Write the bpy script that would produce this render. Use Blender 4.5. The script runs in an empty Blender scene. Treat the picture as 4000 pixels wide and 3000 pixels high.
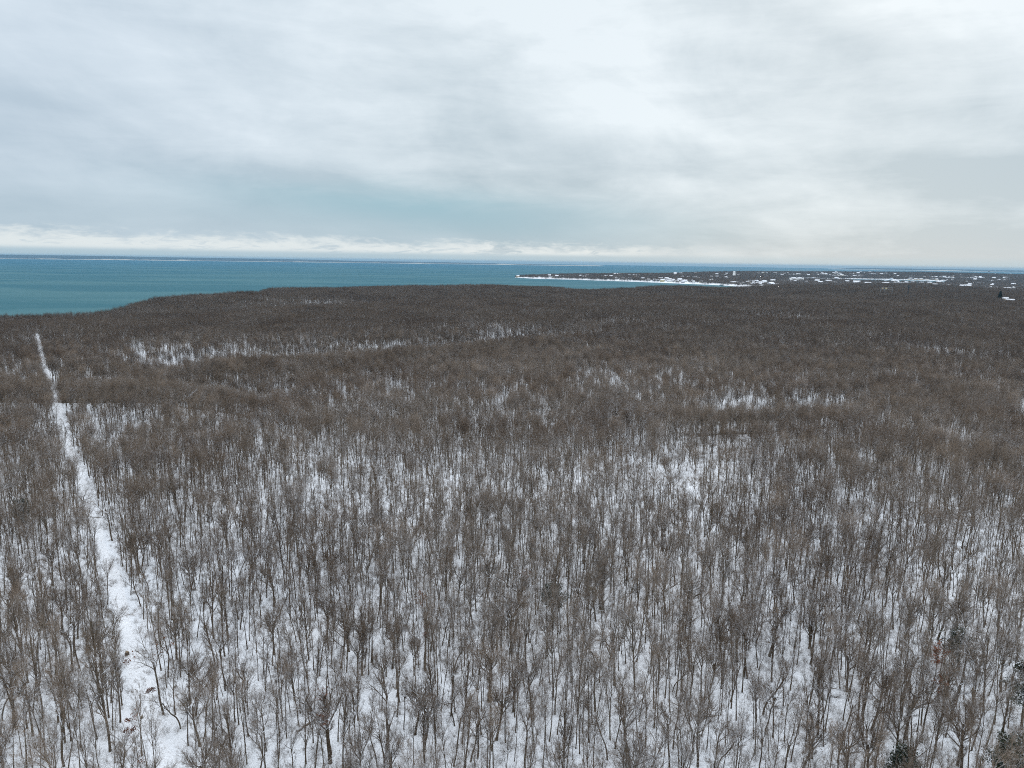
import bpy, math
import numpy as np
from mathutils import Matrix, Vector

S = bpy.context.scene
COL = S.collection
R = math.radians
# ------------------------------------------------------------------ camera
FPX = 2776.0                      # focal length in pixels of a 4000 x 3000 frame
CAMZ = 80.0
PITCH, ROLL = R(9.90), R(0.796)
EARTH = 6.371e6
cp, sp_ = math.cos(PITCH), math.sin(PITCH)
FW = np.array([0, cp, -sp_])
r0 = np.array([1.0, 0, 0]); u0 = np.array([0, sp_, cp])
RT = math.cos(ROLL) * r0 + math.sin(ROLL) * u0
UP = -math.sin(ROLL) * r0 + math.cos(ROLL) * u0
cam = bpy.data.cameras.new('camera'); co = bpy.data.objects.new('camera', cam); COL.objects.link(co)
cam.sensor_fit = 'HORIZONTAL'; cam.sensor_width = 36; cam.lens = 36 * FPX / 4000
cam.clip_start = 0.5; cam.clip_end = 300000
M = Matrix.Identity(4)
for i in range(3):
    M[i][0] = RT[i]; M[i][1] = UP[i]; M[i][2] = -FW[i]
M[2][3] = CAMZ
co.matrix_world = M
S.camera = co

# ------------------------------------------------------------------ exposure
S.view_settings.view_transform = 'Standard'; S.view_settings.look = 'None'
S.view_settings.exposure = 0.0; S.view_settings.gamma = 1.0
S.cycles.use_denoising = False; S.cycles.filter_width = 1.05
S.cycles.max_bounces = 5; S.cycles.diffuse_bounces = 2; S.cycles.glossy_bounces = 1
S.cycles.transmission_bounces = 0; S.cycles.volume_bounces = 0; S.cycles.transparent_max_bounces = 4
S.cycles.volume_step_rate = 10.0; S.cycles.volume_max_steps = 16


def lin(r, g, b):
    f = lambda c: (c / 255) / 12.92 if c / 255 <= 0.04045 else ((c / 255 + 0.055) / 1.055) ** 2.4
    return (f(r), f(g), f(b))


class N:
    """small expression helper over a node tree"""
    def __init__(s, nt): s.nt = nt
    def _in(s, sock, v):
        if hasattr(v, 'is_linked') or hasattr(v, 'links'): s.nt.links.new(v, sock)
        else:
            if sock.type in ('RGBA',) and len(v) == 3: v = (*v, 1)
            sock.default_value = v
    def m(s, op, a, b=0.0, c=0.0, clamp=False):
        n = s.nt.nodes.new('ShaderNodeMath'); n.operation = op; n.use_clamp = clamp
        s._in(n.inputs[0], a); s._in(n.inputs[1], b)
        if op in ('MULTIPLY_ADD', 'SMOOTH_MIN', 'COMPARE'): s._in(n.inputs[2], c)
        return n.outputs[0]
    def v(s, op, a, b=(0, 0, 0)):
        n = s.nt.nodes.new('ShaderNodeVectorMath'); n.operation = op
        s._in(n.inputs[0], a); s._in(n.inputs[1], b); return n.outputs[0]
    def sm(s, x, lo, hi):
        n = s.nt.nodes.new('ShaderNodeMapRange'); n.interpolation_type = 'SMOOTHSTEP'; n.clamp = True
        s._in(n.inputs[0], x); s._in(n.inputs[1], lo); s._in(n.inputs[2], hi); return n.outputs[0]
    def li(s, x, lo, hi, a=0.0, b=1.0):
        n = s.nt.nodes.new('ShaderNodeMapRange'); n.clamp = True
        s._in(n.inputs[0], x); s._in(n.inputs[1], lo); s._in(n.inputs[2], hi); s._in(n.inputs[3], a); s._in(n.inputs[4], b)
        return n.outputs[0]
    def mix(s, f, a, b):
        n = s.nt.nodes.new('ShaderNodeMix'); n.data_type = 'RGBA'
        s._in(n.inputs[0], f); s._in(n.inputs[6], a); s._in(n.inputs[7], b); return n.outputs[2]
    def xyz(s, x, y, z):
        n = s.nt.nodes.new('ShaderNodeCombineXYZ'); s._in(n.inputs[0], x); s._in(n.inputs[1], y); s._in(n.inputs[2], z)
        return n.outputs[0]
    def sep(s, v):
        n = s.nt.nodes.new('ShaderNodeSeparateXYZ'); s._in(n.inputs[0], v); return n.outputs
    def noise(s, v, scale, detail=3.0, rough=0.5, dist=0.0):
        n = s.nt.nodes.new('ShaderNodeTexNoise'); s._in(n.inputs['Vector'], v)
        n.inputs['Scale'].default_value = scale; n.inputs['Detail'].default_value = detail
        n.inputs['Roughness'].default_value = rough; n.inputs['Distortion'].default_value = dist
        return n.outputs[0]
    def gauss(s, a, b, a0, b0, wa, wb, rot=0.0):
        da = s.m('SUBTRACT', a, a0); db = s.m('SUBTRACT', b, b0)
        c, q = math.cos(rot), math.sin(rot)
        x = s.m('ADD', s.m('MULTIPLY', da, c), s.m('MULTIPLY', db, q))
        y = s.m('SUBTRACT', s.m('MULTIPLY', db, c), s.m('MULTIPLY', da, q))
        e = s.m('ADD', s.m('POWER', s.m('ABSOLUTE', s.m('DIVIDE', x, wa)), 2.0), s.m('POWER', s.m('ABSOLUTE', s.m('DIVIDE', y, wb)), 2.0))
        return s.m('POWER', 2.7183, s.m('MULTIPLY', e, -1.0))


# ------------------------------------------------------------------ world: overcast sky
SUN_EL, SUN_AZ = R(24), R(25)      # low winter sun behind the cloud, ahead and to the right
W = bpy.data.worlds.new('World'); S.world = W; W.use_nodes = True
nt = W.node_tree; nt.nodes.clear(); g = N(nt)
sky = nt.nodes.new('ShaderNodeTexSky'); sky.sky_type = 'NISHITA'; sky.sun_disc = False
sky.sun_elevation = SUN_EL; sky.sun_rotation = SUN_AZ; sky.altitude = 80
tc = nt.nodes.new('ShaderNodeTexCoord')
D = tc.outputs['Generated']
dx, dy, dz = g.sep(D)
el = g.m('MULTIPLY', g.m('ARCSINE', dz), 57.2958)
az = g.m('MULTIPLY', g.m('ARCTAN2', dx, dy), 57.2958)
den = g.m('ADD', g.m('MAXIMUM', dz, 0.0), 0.13)
P = g.xyz(g.m('DIVIDE', dx, den), g.m('DIVIDE', dy, den), 0.0)
Q = g.xyz(g.m('MULTIPLY', az, 0.022), g.m('MULTIPLY', el, 0.11), 0.0)
Qs = g.xyz(g.m('MULTIPLY', g.m('ADD', az, g.m('MULTIPLY', el, 1.1)), 0.024), g.m('MULTIPLY', g.m('ADD', el, g.m('MULTIPLY', az, 0.10)), 0.070), 3.7)
n1 = g.noise(P, 1.0, 6, 0.56, 0.3)
n2 = g.noise(Qs, 2.0, 3, 0.45, 0.3)
n3 = g.noise(Q, 5.0, 6, 0.62, 0.5)
white = lin(235, 245, 251); grey = lin(186, 202, 212)
tone = g.m('ADD', g.m('MULTIPLY', g.m('SUBTRACT', n1, 0.5), 0.95), g.m('MULTIPLY', g.m('SUBTRACT', n2, 0.5), 1.5))
tone = g.m('ADD', tone, g.m('MULTIPLY', g.m('SUBTRACT', n3, 0.5), 0.75))
tone = g.m('ADD', tone, g.m('ADD', g.li(el, 2.0, 16.0, 0.25, 0.84), g.m('MULTIPLY', g.sm(az, 5, 30), -0.10)))
def blob(v, amp, *a):
    return g.m('ADD', v, g.m('MULTIPLY', g.gauss(az, el, *a), amp))
n4 = g.noise(g.xyz(g.m('MULTIPLY', az, 0.05), g.m('MULTIPLY', g.m('ADD', el, g.m('MULTIPLY', az, 0.12)), 0.085), 9.0), 1.6, 7, 0.58, 0.35)
tone = g.m('ADD', tone, g.m('MULTIPLY', g.m('SUBTRACT', n4, 0.5), 1.8))
tone = blob(tone, 0.10, 3, 15.5, 8, 3.4)          # bright patch above the centre
tone = blob(tone, 0.35, 33, 12.5, 9, 2.6)         # bright patch at the right
tone = blob(tone, 0.22, -21, 8.6, 9, 1.3, -0.12)  # pale streak on the left
tone = blob(tone, -0.35, -22, 6.0, 14, 1.5, -0.14)
tone = blob(tone, -0.25, -33, 9.5, 8, 1.6)
tone = blob(tone, -0.30, 18, 7.6, 14, 1.8, -0.08) # grey belt to the right
tone = blob(tone, -0.22, 30, 5.6, 12, 1.3)
tone = blob(tone, 0.08, 8, 10.5, 8, 2.0)
C = g.mix(g.m('MAXIMUM', g.m('MINIMUM', tone, 1.15), -0.35), grey, white)
# cooler, bluer cloud to the left, warmer grey to the right
C = g.mix(g.m('MULTIPLY', g.sm(az, 0.0, -38.0), 0.40), C, lin(190, 209, 230))
# thin teal windows low in the middle
teal = g.gauss(az, g.m('ADD', el, g.m('MULTIPLY', g.m('SUBTRACT', n3, 0.5), 2.0)), -6, 3.4, 15, 1.7, -0.06)
C = g.mix(g.m('MULTIPLY', teal, 0.9), C, lin(146, 190, 205))
C = g.mix(g.m('MULTIPLY', g.m('MULTIPLY', g.sm(el, 5.8, 2.6), 0.55), g.sm(az, 20, 4)), C, lin(166, 190, 205))
# cream clear strip below the cloud edge
fine = g.noise(g.xyz(g.m('MULTIPLY', az, 0.5), g.m('MULTIPLY', g.m('ADD', el, g.m('MULTIPLY', az, 0.05)), 1.6), 5.0), 1.6, 5, 0.6, 0.4)
up = g.m('ADD', g.m('MULTIPLY', g.m('SUBTRACT', fine, 0.5), 1.6), g.li(az, -36, 5, 1.80, 1.25)); up = g.m('ADD', up, g.m('MULTIPLY', g.m('SUBTRACT', g.noise(g.xyz(g.m('MULTIPLY', az, 0.10), g.m('MULTIPLY', el, 0.45), 1.0), 2.0, 5, 0.6, 0.3), 0.5), 2.2))
band = g.m('MULTIPLY', g.sm(g.m('SUBTRACT', up, el), -0.30, 0.85), g.sm(el, 0.15, 0.55))
fade = g.m('SUBTRACT', 1.0, g.m('MULTIPLY', g.sm(az, 4, 19), 0.93))
wisp = g.sm(g.noise(g.xyz(g.m('MULTIPLY', az, 0.16), g.m('MULTIPLY', g.m('ADD', el, g.m('MULTIPLY', az, -0.02)), 0.9), 7.0), 2.6, 5, 0.62, 0.8), 0.545, 0.66)
wisp = g.m('MULTIPLY', wisp, g.li(az, -36, 14, 0.45, 1.0))
band = g.m('MULTIPLY', g.m('MULTIPLY', band, fade), g.m('SUBTRACT', 1.0, g.m('MULTIPLY', wisp, 0.8)))
C = g.mix(g.m('MULTIPLY', band, 0.92), C, lin(230, 238, 240))
# pale blue murk right on the horizon
C = g.mix(g.m('MULTIPLY', g.sm(el, 0.70, 0.12), 0.8), C, lin(178, 203, 216))
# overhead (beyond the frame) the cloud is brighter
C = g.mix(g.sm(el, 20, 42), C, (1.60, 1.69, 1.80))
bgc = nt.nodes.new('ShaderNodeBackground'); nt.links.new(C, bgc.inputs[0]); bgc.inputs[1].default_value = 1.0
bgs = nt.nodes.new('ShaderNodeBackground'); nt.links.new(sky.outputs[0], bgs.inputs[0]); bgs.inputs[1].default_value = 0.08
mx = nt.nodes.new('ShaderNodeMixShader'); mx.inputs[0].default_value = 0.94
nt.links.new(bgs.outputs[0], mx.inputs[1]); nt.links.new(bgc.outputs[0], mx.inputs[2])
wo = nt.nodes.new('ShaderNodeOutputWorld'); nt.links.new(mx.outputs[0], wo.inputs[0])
# the veiled sun
sl = bpy.data.lights.new('sun', 'SUN'); sl.energy = 0.5; sl.angle = R(25); sl.color = (1, 0.96, 0.9)
so = bpy.data.objects.new('sun', sl); COL.objects.link(so)
sd = Vector((math.sin(SUN_AZ) * math.cos(SUN_EL), math.cos(SUN_AZ) * math.cos(SUN_EL), math.sin(SUN_EL)))
so.rotation_euler = sd.to_track_quat('Z', 'Y').to_euler(); so.location = (0, 0, 200)

# ------------------------------------------------------------------ helpers
rng = np.random.default_rng(11)


def hash2(ix, iy, seed):
    h = (ix.astype(np.int64) * 374761393 + iy.astype(np.int64) * 668265263 + seed * 1442695041) & 0xFFFFFFFF
    h = ((h ^ (h >> 13)) * 1274126177) & 0xFFFFFFFF
    h = (h ^ (h >> 16)) & 0xFFFFFFFF
    return h / 4294967295.0


def vnoise(x, y, scale, seed=0):
    x = np.asarray(x, float) / scale; y = np.asarray(y, float) / scale
    ix = np.floor(x); iy = np.floor(y); fx = x - ix; fy = y - iy
    fx = fx * fx * (3 - 2 * fx); fy = fy * fy * (3 - 2 * fy)
    ix = ix.astype(np.int64); iy = iy.astype(np.int64)
    a = hash2(ix, iy, seed); b = hash2(ix + 1, iy, seed); c = hash2(ix, iy + 1, seed); d = hash2(ix + 1, iy + 1, seed)
    return (a + (b - a) * fx + (c - a) * fy + (a - b - c + d) * fx * fy) * 2 - 1


def fbm(x, y, scale, seed=0, octs=3):
    r = 0; a = 1; t = 0
    for i in range(octs):
        r = r + a * vnoise(x + 17.3 * i, y - 9.1 * i, scale / 2 ** i, seed + i); t += a; a *= 0.5
    return r / t


def sstep(x, a, b):
    t = np.clip((np.asarray(x, float) - a) / (b - a), 0, 1); return t * t * (3 - 2 * t)


def ray(px, py):
    d = FW * FPX + RT * (px - 2000) + UP * (1500 - py)
    return d / np.linalg.norm(d)


def az_of(px, py):
    d = ray(px, py); return math.atan2(d[0], d[1])


def unproj(px, py, z):
    d = ray(px, py); t = (z - CAMZ) / d[2]
    return np.array([d[0] * t, d[1] * t])


def project(p):
    p = np.atleast_2d(p); q = p - np.array([0, 0, CAMZ])
    zf = q @ FW
    return 2000 + FPX * (q @ RT) / zf, 1500 - FPX * (q @ UP) / zf, zf


def hz(px): return 987.5 + 0.0139 * px


def polar_profile(pts, z):
    """azimuth -> range of a crest seen at these pixels when its tree tops stand at height z"""
    A, Rr = [], []
    for px, py in pts:
        v = unproj(px, py, z); A.append(math.atan2(v[0], v[1])); Rr.append(math.hypot(*v))
    o = np.argsort(A); return np.array(A)[o], np.array(Rr)[o]


def xp_of(azv):     # column (photo pixels) of a compass direction near the horizon
    return 2000 + FPX * np.tan(np.clip(azv, -1.2, 1.2)) / cp


G0 = 20.0           # height of the woodland plateau above the sea
COAST = polar_profile([(-900, 1230), (0, 1212), (300, 1205), (440, 1196), (520, 1177), (620, 1162), (800, 1150), (1000, 1139),
                       (1060, 1124), (1300, 1122), (1600, 1110), (1900, 1113), (2000, 1119), (2150, 1118), (2250, 1128), (2400, 1127),
                       (2520, 1119), (2650, 1114), (2800, 1118), (2850, 1120), (3000, 1116), (3250, 1113), (3400, 1109), (3600, 1108),
                       (3750, 1116), (4000, 1138), (4900, 1150)], G0 + 9.8)
RA = polar_profile([(-300, 1475), (0, 1477), (200, 1480), (600, 1490), (850, 1502), (1050, 1530)], G0 + 5 + 9.8)
RB = polar_profile([(450, 1436), (550, 1430), (800, 1405), (1100, 1395), (1500, 1372), (1800, 1338), (2000, 1310), (2300, 1292)], G0 + 4 + 9.8)
RC = polar_profile([(-400, 1262), (200, 1252), (700, 1238), (1100, 1190), (1600, 1165), (2200, 1172), (2700, 1160)], G0 + 3 + 9.8)
RD = polar_profile([(2700, 1590), (3000, 1580), (3350, 1560), (3500, 1600)], G0 + 3 + 9.8)
A_LIST = [(RA, 8.5, 22, 26, -0.70, -0.29), (RB, 7.5, 34, 46, -0.50, 0.12), (RC, 3.5, 45, 110, -0.72, 0.30), (RD, 5.0, 16, 18, 0.25, 0.50)]


def smooth_interp(a, prof):
    return (np.interp(a - 0.012, *prof) + np.interp(a, *prof) + np.interp(a + 0.012, *prof)) / 3


def coast_r(a): return (np.interp(a - 0.003, *COAST) + np.interp(a, *COAST) + np.interp(a + 0.003, *COAST)) / 3


FX = [1955, 1975, 2080, 2200, 2400, 2650, 2780, 2900, 3100, 6500]
FR = [3420, 3390, 3190, 3128, 3000, 2822, 2742, 2580, 2000, 1500]
TX = [1955, 2000, 2150, 2600, 2750, 2900, 3200, 3600, 4000, 6500]
TR = [3440, 3480, 3620, 3900, 4300, 4950, 5200, 5600, 5700, 5800]
TZ = [0.5, 2.5, 6.5, 12.0, 14.0, 15, 20, 26, 22, 20]
ER = [3470, 3560, 3900, 4500, 5200, 5900, 6300, 6800, 6900, 7000]


def H(x, y):
    x = np.asarray(x, float); y = np.asarray(y, float)
    r = np.hypot(x, y); a = np.arctan2(x, y)
    D = coast_r(a)
    amp = 0.5 + 0.5 * (1 - sstep(r, D - 200, D - 40)) * sstep(r, 40, 260)
    base = G0 + amp * (2.6 * fbm(x, y, 230, 5, 3) + (2.2 + 3.4 * sstep(r, 450, 900)) * fbm(x * 0.75, y, 150, 9, 2) * sstep(r, 250, 500))
    base = base + 0.5 * fbm(x, y, 30, 2, 2)
    for prof, hgt, w, back, a0, a1 in A_LIST:
        env = sstep(a, a0 - 0.05, a0 + 0.05) * (1 - sstep(a, a1 - 0.14, a1 + 0.03))
        s = r - smooth_interp(a, prof) + 9 * vnoise(x, y, 40, 44)
        base = base + env * (0.55 * hgt * np.exp(-(s / w) ** 2) - 1.15 * hgt * np.exp(-((s - back - 18) / back) ** 2))
    xp = xp_of(a)
    low = sstep(xp, 2920, 3080)               # east of here the plateau runs down to lowland instead of a bluff
    sea = -4.0
    lowland = (6.0 + 1.8 * fbm(x, y, 500, 21, 2)) * (1 - 0.62 * sstep(r, 2700, 3300))
    fall = sstep(r, D + 5, D + 75)
    fall2 = sstep(r, D + 5, D + 260)
    h = base * (1 - fall) + sea * fall
    h2 = base * (1 - fall2) + lowland * fall2
    h = h * (1 - low) + h2 * low
    # the far point and town
    Rb = np.interp(xp, FX, FR); Rt = np.interp(xp, TX, TR); Zt = np.interp(xp, TX, TZ); Re = np.interp(xp, TX, ER)
    on = sstep(xp, 1950, 1975)
    rise = sstep(r, Rb - 15, Rb + 60) * 4.0 + sstep(r, Rb + 40, Rt) * (Zt - 3.0) + 1.2 * fbm(x, y, 300, 33, 2) * sstep(r, Rb + 60, Rb + 250)
    far = sea + (rise + 4.0 - 3.0 * (1 - sstep(r, Rb - 15, Rb + 60))) * 1.0 * sstep(r, Rb - 60, Rb + 10)
    # east of the bay the lowland carries on until the lagoon and then rises to the far ridge
    east = lowland + sstep(r, 4620, Rt + 100) * (Zt - 2.0)
    far = far * (1 - low) + east * low
    lag = sstep(xp, 2995, 3040) * (1 - sstep(xp, 3620, 3760)) * sstep(r, 3780 + 60 * vnoise(x, y, 300, 4), 3815) * (1 - sstep(r, 4600, 4640))
    far = far * (1 - lag) - 3.0 * lag
    back = sstep(r, Re - 350, Re)
    far = far * (1 - back) + sea * back
    k = on * sstep(r, Rb - 160, Rb - 100)
    h = np.where(xp > 3080, np.where(r > D + 260, far, h), h * (1 - k) + np.maximum(far, h) * k)
    return h


def drop(x, y): return (x * x + y * y) / (2 * EARTH)


def Hd(x, y): return H(x, y) - drop(np.asarray(x, float), np.asarray(y, float))


def new_mat(name):
    m = bpy.data.materials.new(name); m.use_nodes = True; m.node_tree.nodes.clear()
    q = N(m.node_tree); b = m.node_tree.nodes.new('ShaderNodeBsdfPrincipled')
    o = m.node_tree.nodes.new('ShaderNodeOutputMaterial'); m.node_tree.links.new(b.outputs[0], o.inputs[0])
    b.inputs['Roughness'].default_value = 0.85; b.inputs['Specular IOR Level'].default_value = 0.15
    return m, q, b


def bump(q, b, h, strength, dist):
    n = q.nt.nodes.new('ShaderNodeBump'); n.inputs['Strength'].default_value = strength; n.inputs['Distance'].default_value = dist
    q.nt.links.new(h, n.inputs['Height']); q.nt.links.new(n.outputs[0], b.inputs['Normal'])


def plain(name, col, rough=0.8, spec=0.2, var=0.12, scale=0.5):
    m, q, b = new_mat(name); b.inputs['Roughness'].default_value = rough; b.inputs['Specular IOR Level'].default_value = spec
    t = m.node_tree.nodes.new('ShaderNodeTexCoord')
    n = q.noise(t.outputs['Object'], scale, 4, 0.6)
    c0 = tuple(min(1, c * (1 - var)) for c in col); c1 = tuple(min(1, c * (1 + var)) for c in col)
    q._in(b.inputs['Base Color'], q.mix(q.sm(n, 0.3, 0.7), c0, c1)); return m


def geo_pos(m): return m.node_tree.nodes.new('ShaderNodeNewGeometry')


# snow
m_snow, q, b = new_mat('snow_ground')
ge = geo_pos(m_snow); pos = ge.outputs['Position']
big = q.noise(pos, 0.02, 3, 0.5); mid = q.noise(pos, 0.35, 4, 0.6); fine = q.noise(pos, 2.2, 4, 0.7)
c = q.mix(q.sm(big, 0.35, 0.7), (0.86, 0.89, 0.93), (0.80, 0.84, 0.89))
lit = q.m('MULTIPLY', q.sm(fine, 0.50, 0.66), q.sm(mid, 0.42, 0.62))
c = q.mix(q.m('MULTIPLY', lit, 0.50), c, (0.20, 0.17, 0.145))
q._in(b.inputs['Base Color'], c)
bump(q, b, mid, 0.5, 0.5)
# track snow
m_track, q, b = new_mat('track_snow')
pos = geo_pos(m_track).outputs['Position']
mid = q.noise(pos, 0.8, 4, 0.6); fine = q.noise(pos, 3.0, 3, 0.6)
q._in(b.inputs['Base Color'], q.mix(q.m('MULTIPLY', q.sm(fine, 0.52, 0.68), 0.45), (0.88, 0.91, 0.95), (0.35, 0.32, 0.3)))
bump(q, b, mid, 0.4, 0.3)
# water
m_water, q, b = new_mat('sea_water')
pos = geo_pos(m_water).outputs['Position']
px_, py_, pz_ = q.sep(pos)
rr = q.m('SQRT', q.m('ADD', q.m('MULTIPLY', px_, px_), q.m('MULTIPLY', py_, py_)))
st = q.noise(q.xyz(q.m('MULTIPLY', px_, 0.35), py_, 0.0), 0.004, 5, 0.55, 0.6)
st2 = q.noise(q.xyz(q.m('MULTIPLY', px_, 0.5), py_, 2.0), 0.05, 4, 0.6)
near = (0.036, 0.120, 0.145); deep = (0.006, 0.100, 0.172)
c = q.mix(q.li(rr, 900, 9000), near, deep)
c = q.mix(q.m('MULTIPLY', q.sm(st, 0.40, 0.62), 0.40), c, (0.10, 0.20, 0.21))
c = q.mix(q.m('MULTIPLY', q.sm(st2, 0.60, 0.75), 0.22), c, (0.22, 0.30, 0.33))
q._in(b.inputs['Base Color'], c)
b.inputs['Roughness'].default_value = 0.55; b.inputs['Specular IOR Level'].default_value = 0.10; b.inputs['IOR'].default_value = 1.15
bump(q, b, q.noise(pos, 0.08, 4, 0.6), 0.6, 1.5)


# bark and twigs, snow caught on the upper sides
def bark_mat(name, c0, c1, snow_amt, lo, hi, lichen=0.25):
    m, q, b = new_mat(name)
    ge = geo_pos(m); pos = ge.outputs['Position']; nz = q.sep(ge.outputs['True Normal'])[2]
    oi = m.node_tree.nodes.new('ShaderNodeObjectInfo')
    n = q.noise(pos, 3.0, 3, 0.6); n2 = q.noise(pos, 0.9, 2, 0.5)
    c = q.mix(q.sm(n, 0.35, 0.65), c0, c1)
    c = q.mix(q.m('MULTIPLY', oi.outputs['Random'], 0.75), c, tuple(v * 0.6 for v in c1))
    gr = q.noise(pos, 0.022, 3, 0.6); gr2 = q.noise(pos, 0.09, 2, 0.5)
    c = q.mix(q.m('MULTIPLY', q.sm(gr, 0.45, 0.62), 0.55), c, tuple(v * w for v, w in zip(c0, (0.80, 0.70, 0.62))))
    c = q.mix(q.m('MULTIPLY', q.sm(gr2, 0.55, 0.70), 0.45), c, tuple(min(1, v * 1.5) for v in c1))
    c = q.mix(q.m('MULTIPLY', q.sm(n2, 0.56, 0.68), lichen), c, (0.24, 0.25, 0.19))
    s = q.m('MULTIPLY', q.m('MULTIPLY', q.sm(nz, lo, hi), q.sm(q.noise(pos, 0.7, 3, 0.5), 0.36, 0.52)), q.m('MULTIPLY', q.li(q.noise(pos, 0.035, 3, 0.6), 0.38, 0.62, 0.35, 1.3), snow_amt))
    c = q.mix(s, c, (0.78, 0.82, 0.88))
    q._in(b.inputs['Base Color'], c); b.inputs['Specular IOR Level'].default_value = 0.05
    return m


m_trunk = bark_mat('bark', (0.075, 0.056, 0.040), (0.165, 0.128, 0.092), 0.75, 0.35, 0.7, 0.35)
m_limb = bark_mat('limb_bark', (0.110, 0.084, 0.062), (0.220, 0.175, 0.132), 0.95, 0.15, 0.6, 0.3)
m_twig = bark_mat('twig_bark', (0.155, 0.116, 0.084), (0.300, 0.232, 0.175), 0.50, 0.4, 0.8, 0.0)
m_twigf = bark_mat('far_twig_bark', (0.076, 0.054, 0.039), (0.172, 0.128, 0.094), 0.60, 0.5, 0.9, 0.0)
m_under = bark_mat('brush_bark', (0.16, 0.125, 0.095), (0.26, 0.21, 0.165), 0.40, 0.3, 0.8, 0.0)
m_leaf = plain('dead_leaf', (0.14, 0.055, 0.03), 0.8, 0.1, 0.5, 1.5)
m_needle = bark_mat('needles', (0.026, 0.036, 0.020), (0.055, 0.068, 0.036), 0.55, 0.55, 0.9, 0.0)
m_farneedle = plain('dark_needles', (0.018, 0.026, 0.02), 0.8, 0.1, 0.4, 0.9)


# ------------------------------------------------------------------ mesh building
class Buf:
    def __init__(s): s.v = []; s.f = []; s.m = []; s.n = 0
    def add(s, V, F, mi=0):
        s.v.append(V); s.f.append(F + s.n); s.m.append(np.full(len(F), mi)); s.n += len(V)
    def tubes(s, Pl, Ra, sides, mi=0, cap=False):
        """Pl (n,k,3) polylines, Ra (n,k) radii"""
        n, k, _ = Pl.shape
        T = np.gradient(Pl, axis=1); T /= np.linalg.norm(T, axis=2, keepdims=True) + 1e-9
        ref = np.where(np.abs(T[:, :, 2:3]) > 0.8, np.array([1.0, 0, 0]), np.array([0, 0, 1.0]))
        A = np.cross(T, ref); A /= np.linalg.norm(A, axis=2, keepdims=True) + 1e-9
        if k > 2:      # keep one reference per tube so rings do not twist
            ref = np.where(np.abs(T[:, :1, 2:3]) > 0.8, np.array([1.0, 0, 0]), np.array([0, 0, 1.0]))
            A = np.cross(T, np.broadcast_to(ref, T.shape)); A /= np.linalg.norm(A, axis=2, keepdims=True) + 1e-9
        B = np.cross(T, A)
        th = np.arange(sides) * 2 * math.pi / sides
        V = Pl[:, :, None] + Ra[:, :, None, None] * (A[:, :, None] * np.cos(th)[None, None, :, None] + B[:, :, None] * np.sin(th)[None, None, :, None])
        idx = np.arange(n * k * sides).reshape(n, k, sides)
        a = idx[:, :-1]; c = idx[:, 1:]
        F = np.stack([a, np.roll(a, -1, 2), np.roll(c, -1, 2), c], -1).reshape(-1, 4)
        s.add(V.reshape(-1, 3), F, mi)
    def quads(s, V4, mi=0):
        n = len(V4); s.add(V4.reshape(-1, 3), np.arange(n * 4).reshape(n, 4), mi)
    def mesh(s, name, mats, smooth=False):
        V = np.concatenate(s.v); F = np.concatenate(s.f); Mi = np.concatenate(s.m)
        me = bpy.data.meshes.new(name)
        me.vertices.add(len(V)); me.vertices.foreach_set('co', V.astype(np.float32).ravel())
        me.loops.add(F.size); me.loops.foreach_set('vertex_index', F.astype(np.int32).ravel())
        me.polygons.add(len(F)); me.polygons.foreach_set('loop_start', np.arange(0, F.size, 4, dtype=np.int32))
        me.polygons.foreach_set('material_index', Mi.astype(np.int32))
        if smooth: me.polygons.foreach_set('use_smooth', np.ones(len(F), bool))
        for m in mats: me.materials.append(m)
        me.update(calc_edges=True)
        return me


def obj(name, me, parent=None, **kw):
    o = bpy.data.objects.new(name, me); COL.objects.link(o)
    if parent is not None: o.parent = parent
    for k, v in kw.items(): o[k] = v
    return o


def grid_mesh(name, X, Y, Z, mats, smooth=True):
    n, k = X.shape; idx = np.arange(n * k).reshape(n, k)
    F = np.stack([idx[:-1, :-1], idx[:-1, 1:], idx[1:, 1:], idx[1:, :-1]], -1).reshape(-1, 4)
    bf = Buf(); bf.add(np.stack([X, Y, Z], -1).reshape(-1, 3), F, 0)
    return bf.mesh(name, mats, smooth)


# ------------------------------------------------------------------ ground, sea, far shore
AZW = R(62)
rs = np.concatenate([np.linspace(3, 60, 12, endpoint=False), np.geomspace(60, 1200, 340, endpoint=False), np.geomspace(1200, 7600, 260)])
azs = np.linspace(-AZW, AZW, 640)
RR, AA = np.meshgrid(rs, azs, indexing='ij')
X = RR * np.sin(AA); Y = RR * np.cos(AA)
obj('ground', grid_mesh('ground', X, Y, Hd(X, Y), [m_snow]), kind='structure', label='snowy ground under the bare winter woods')
# plain snow behind the viewpoint so the land does not end at the camera
rs2 = np.geomspace(3, 900, 40); azs2 = np.linspace(AZW, 2 * math.pi - AZW, 60)
RR, AA = np.meshgrid(rs2, azs2, indexing='ij'); X = RR * np.sin(AA); Y = RR * np.cos(AA)
Zb = H(X, Y); Zb = np.where((np.abs(AA - AZW) < .06) | (np.abs(AA - 2 * math.pi + AZW) < .06), Zb, G0 + 1.0 * fbm(X, Y, 200, 5, 2))
obj('snowfield', grid_mesh('snowfield', X, Y, Zb - drop(X, Y), [m_snow]), kind='structure', label='snowy ground behind the viewpoint')
rs3 = np.geomspace(300, 34500, 150); azs3 = np.linspace(-R(75), R(75), 100)
RR, AA = np.meshgrid(rs3, azs3, indexing='ij'); X = RR * np.sin(AA); Y = RR * np.cos(AA)
obj('sea', grid_mesh('sea', X, Y, -drop(X, Y), [m_water]), kind='structure', label='blue green winter sea beyond the woods')

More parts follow.
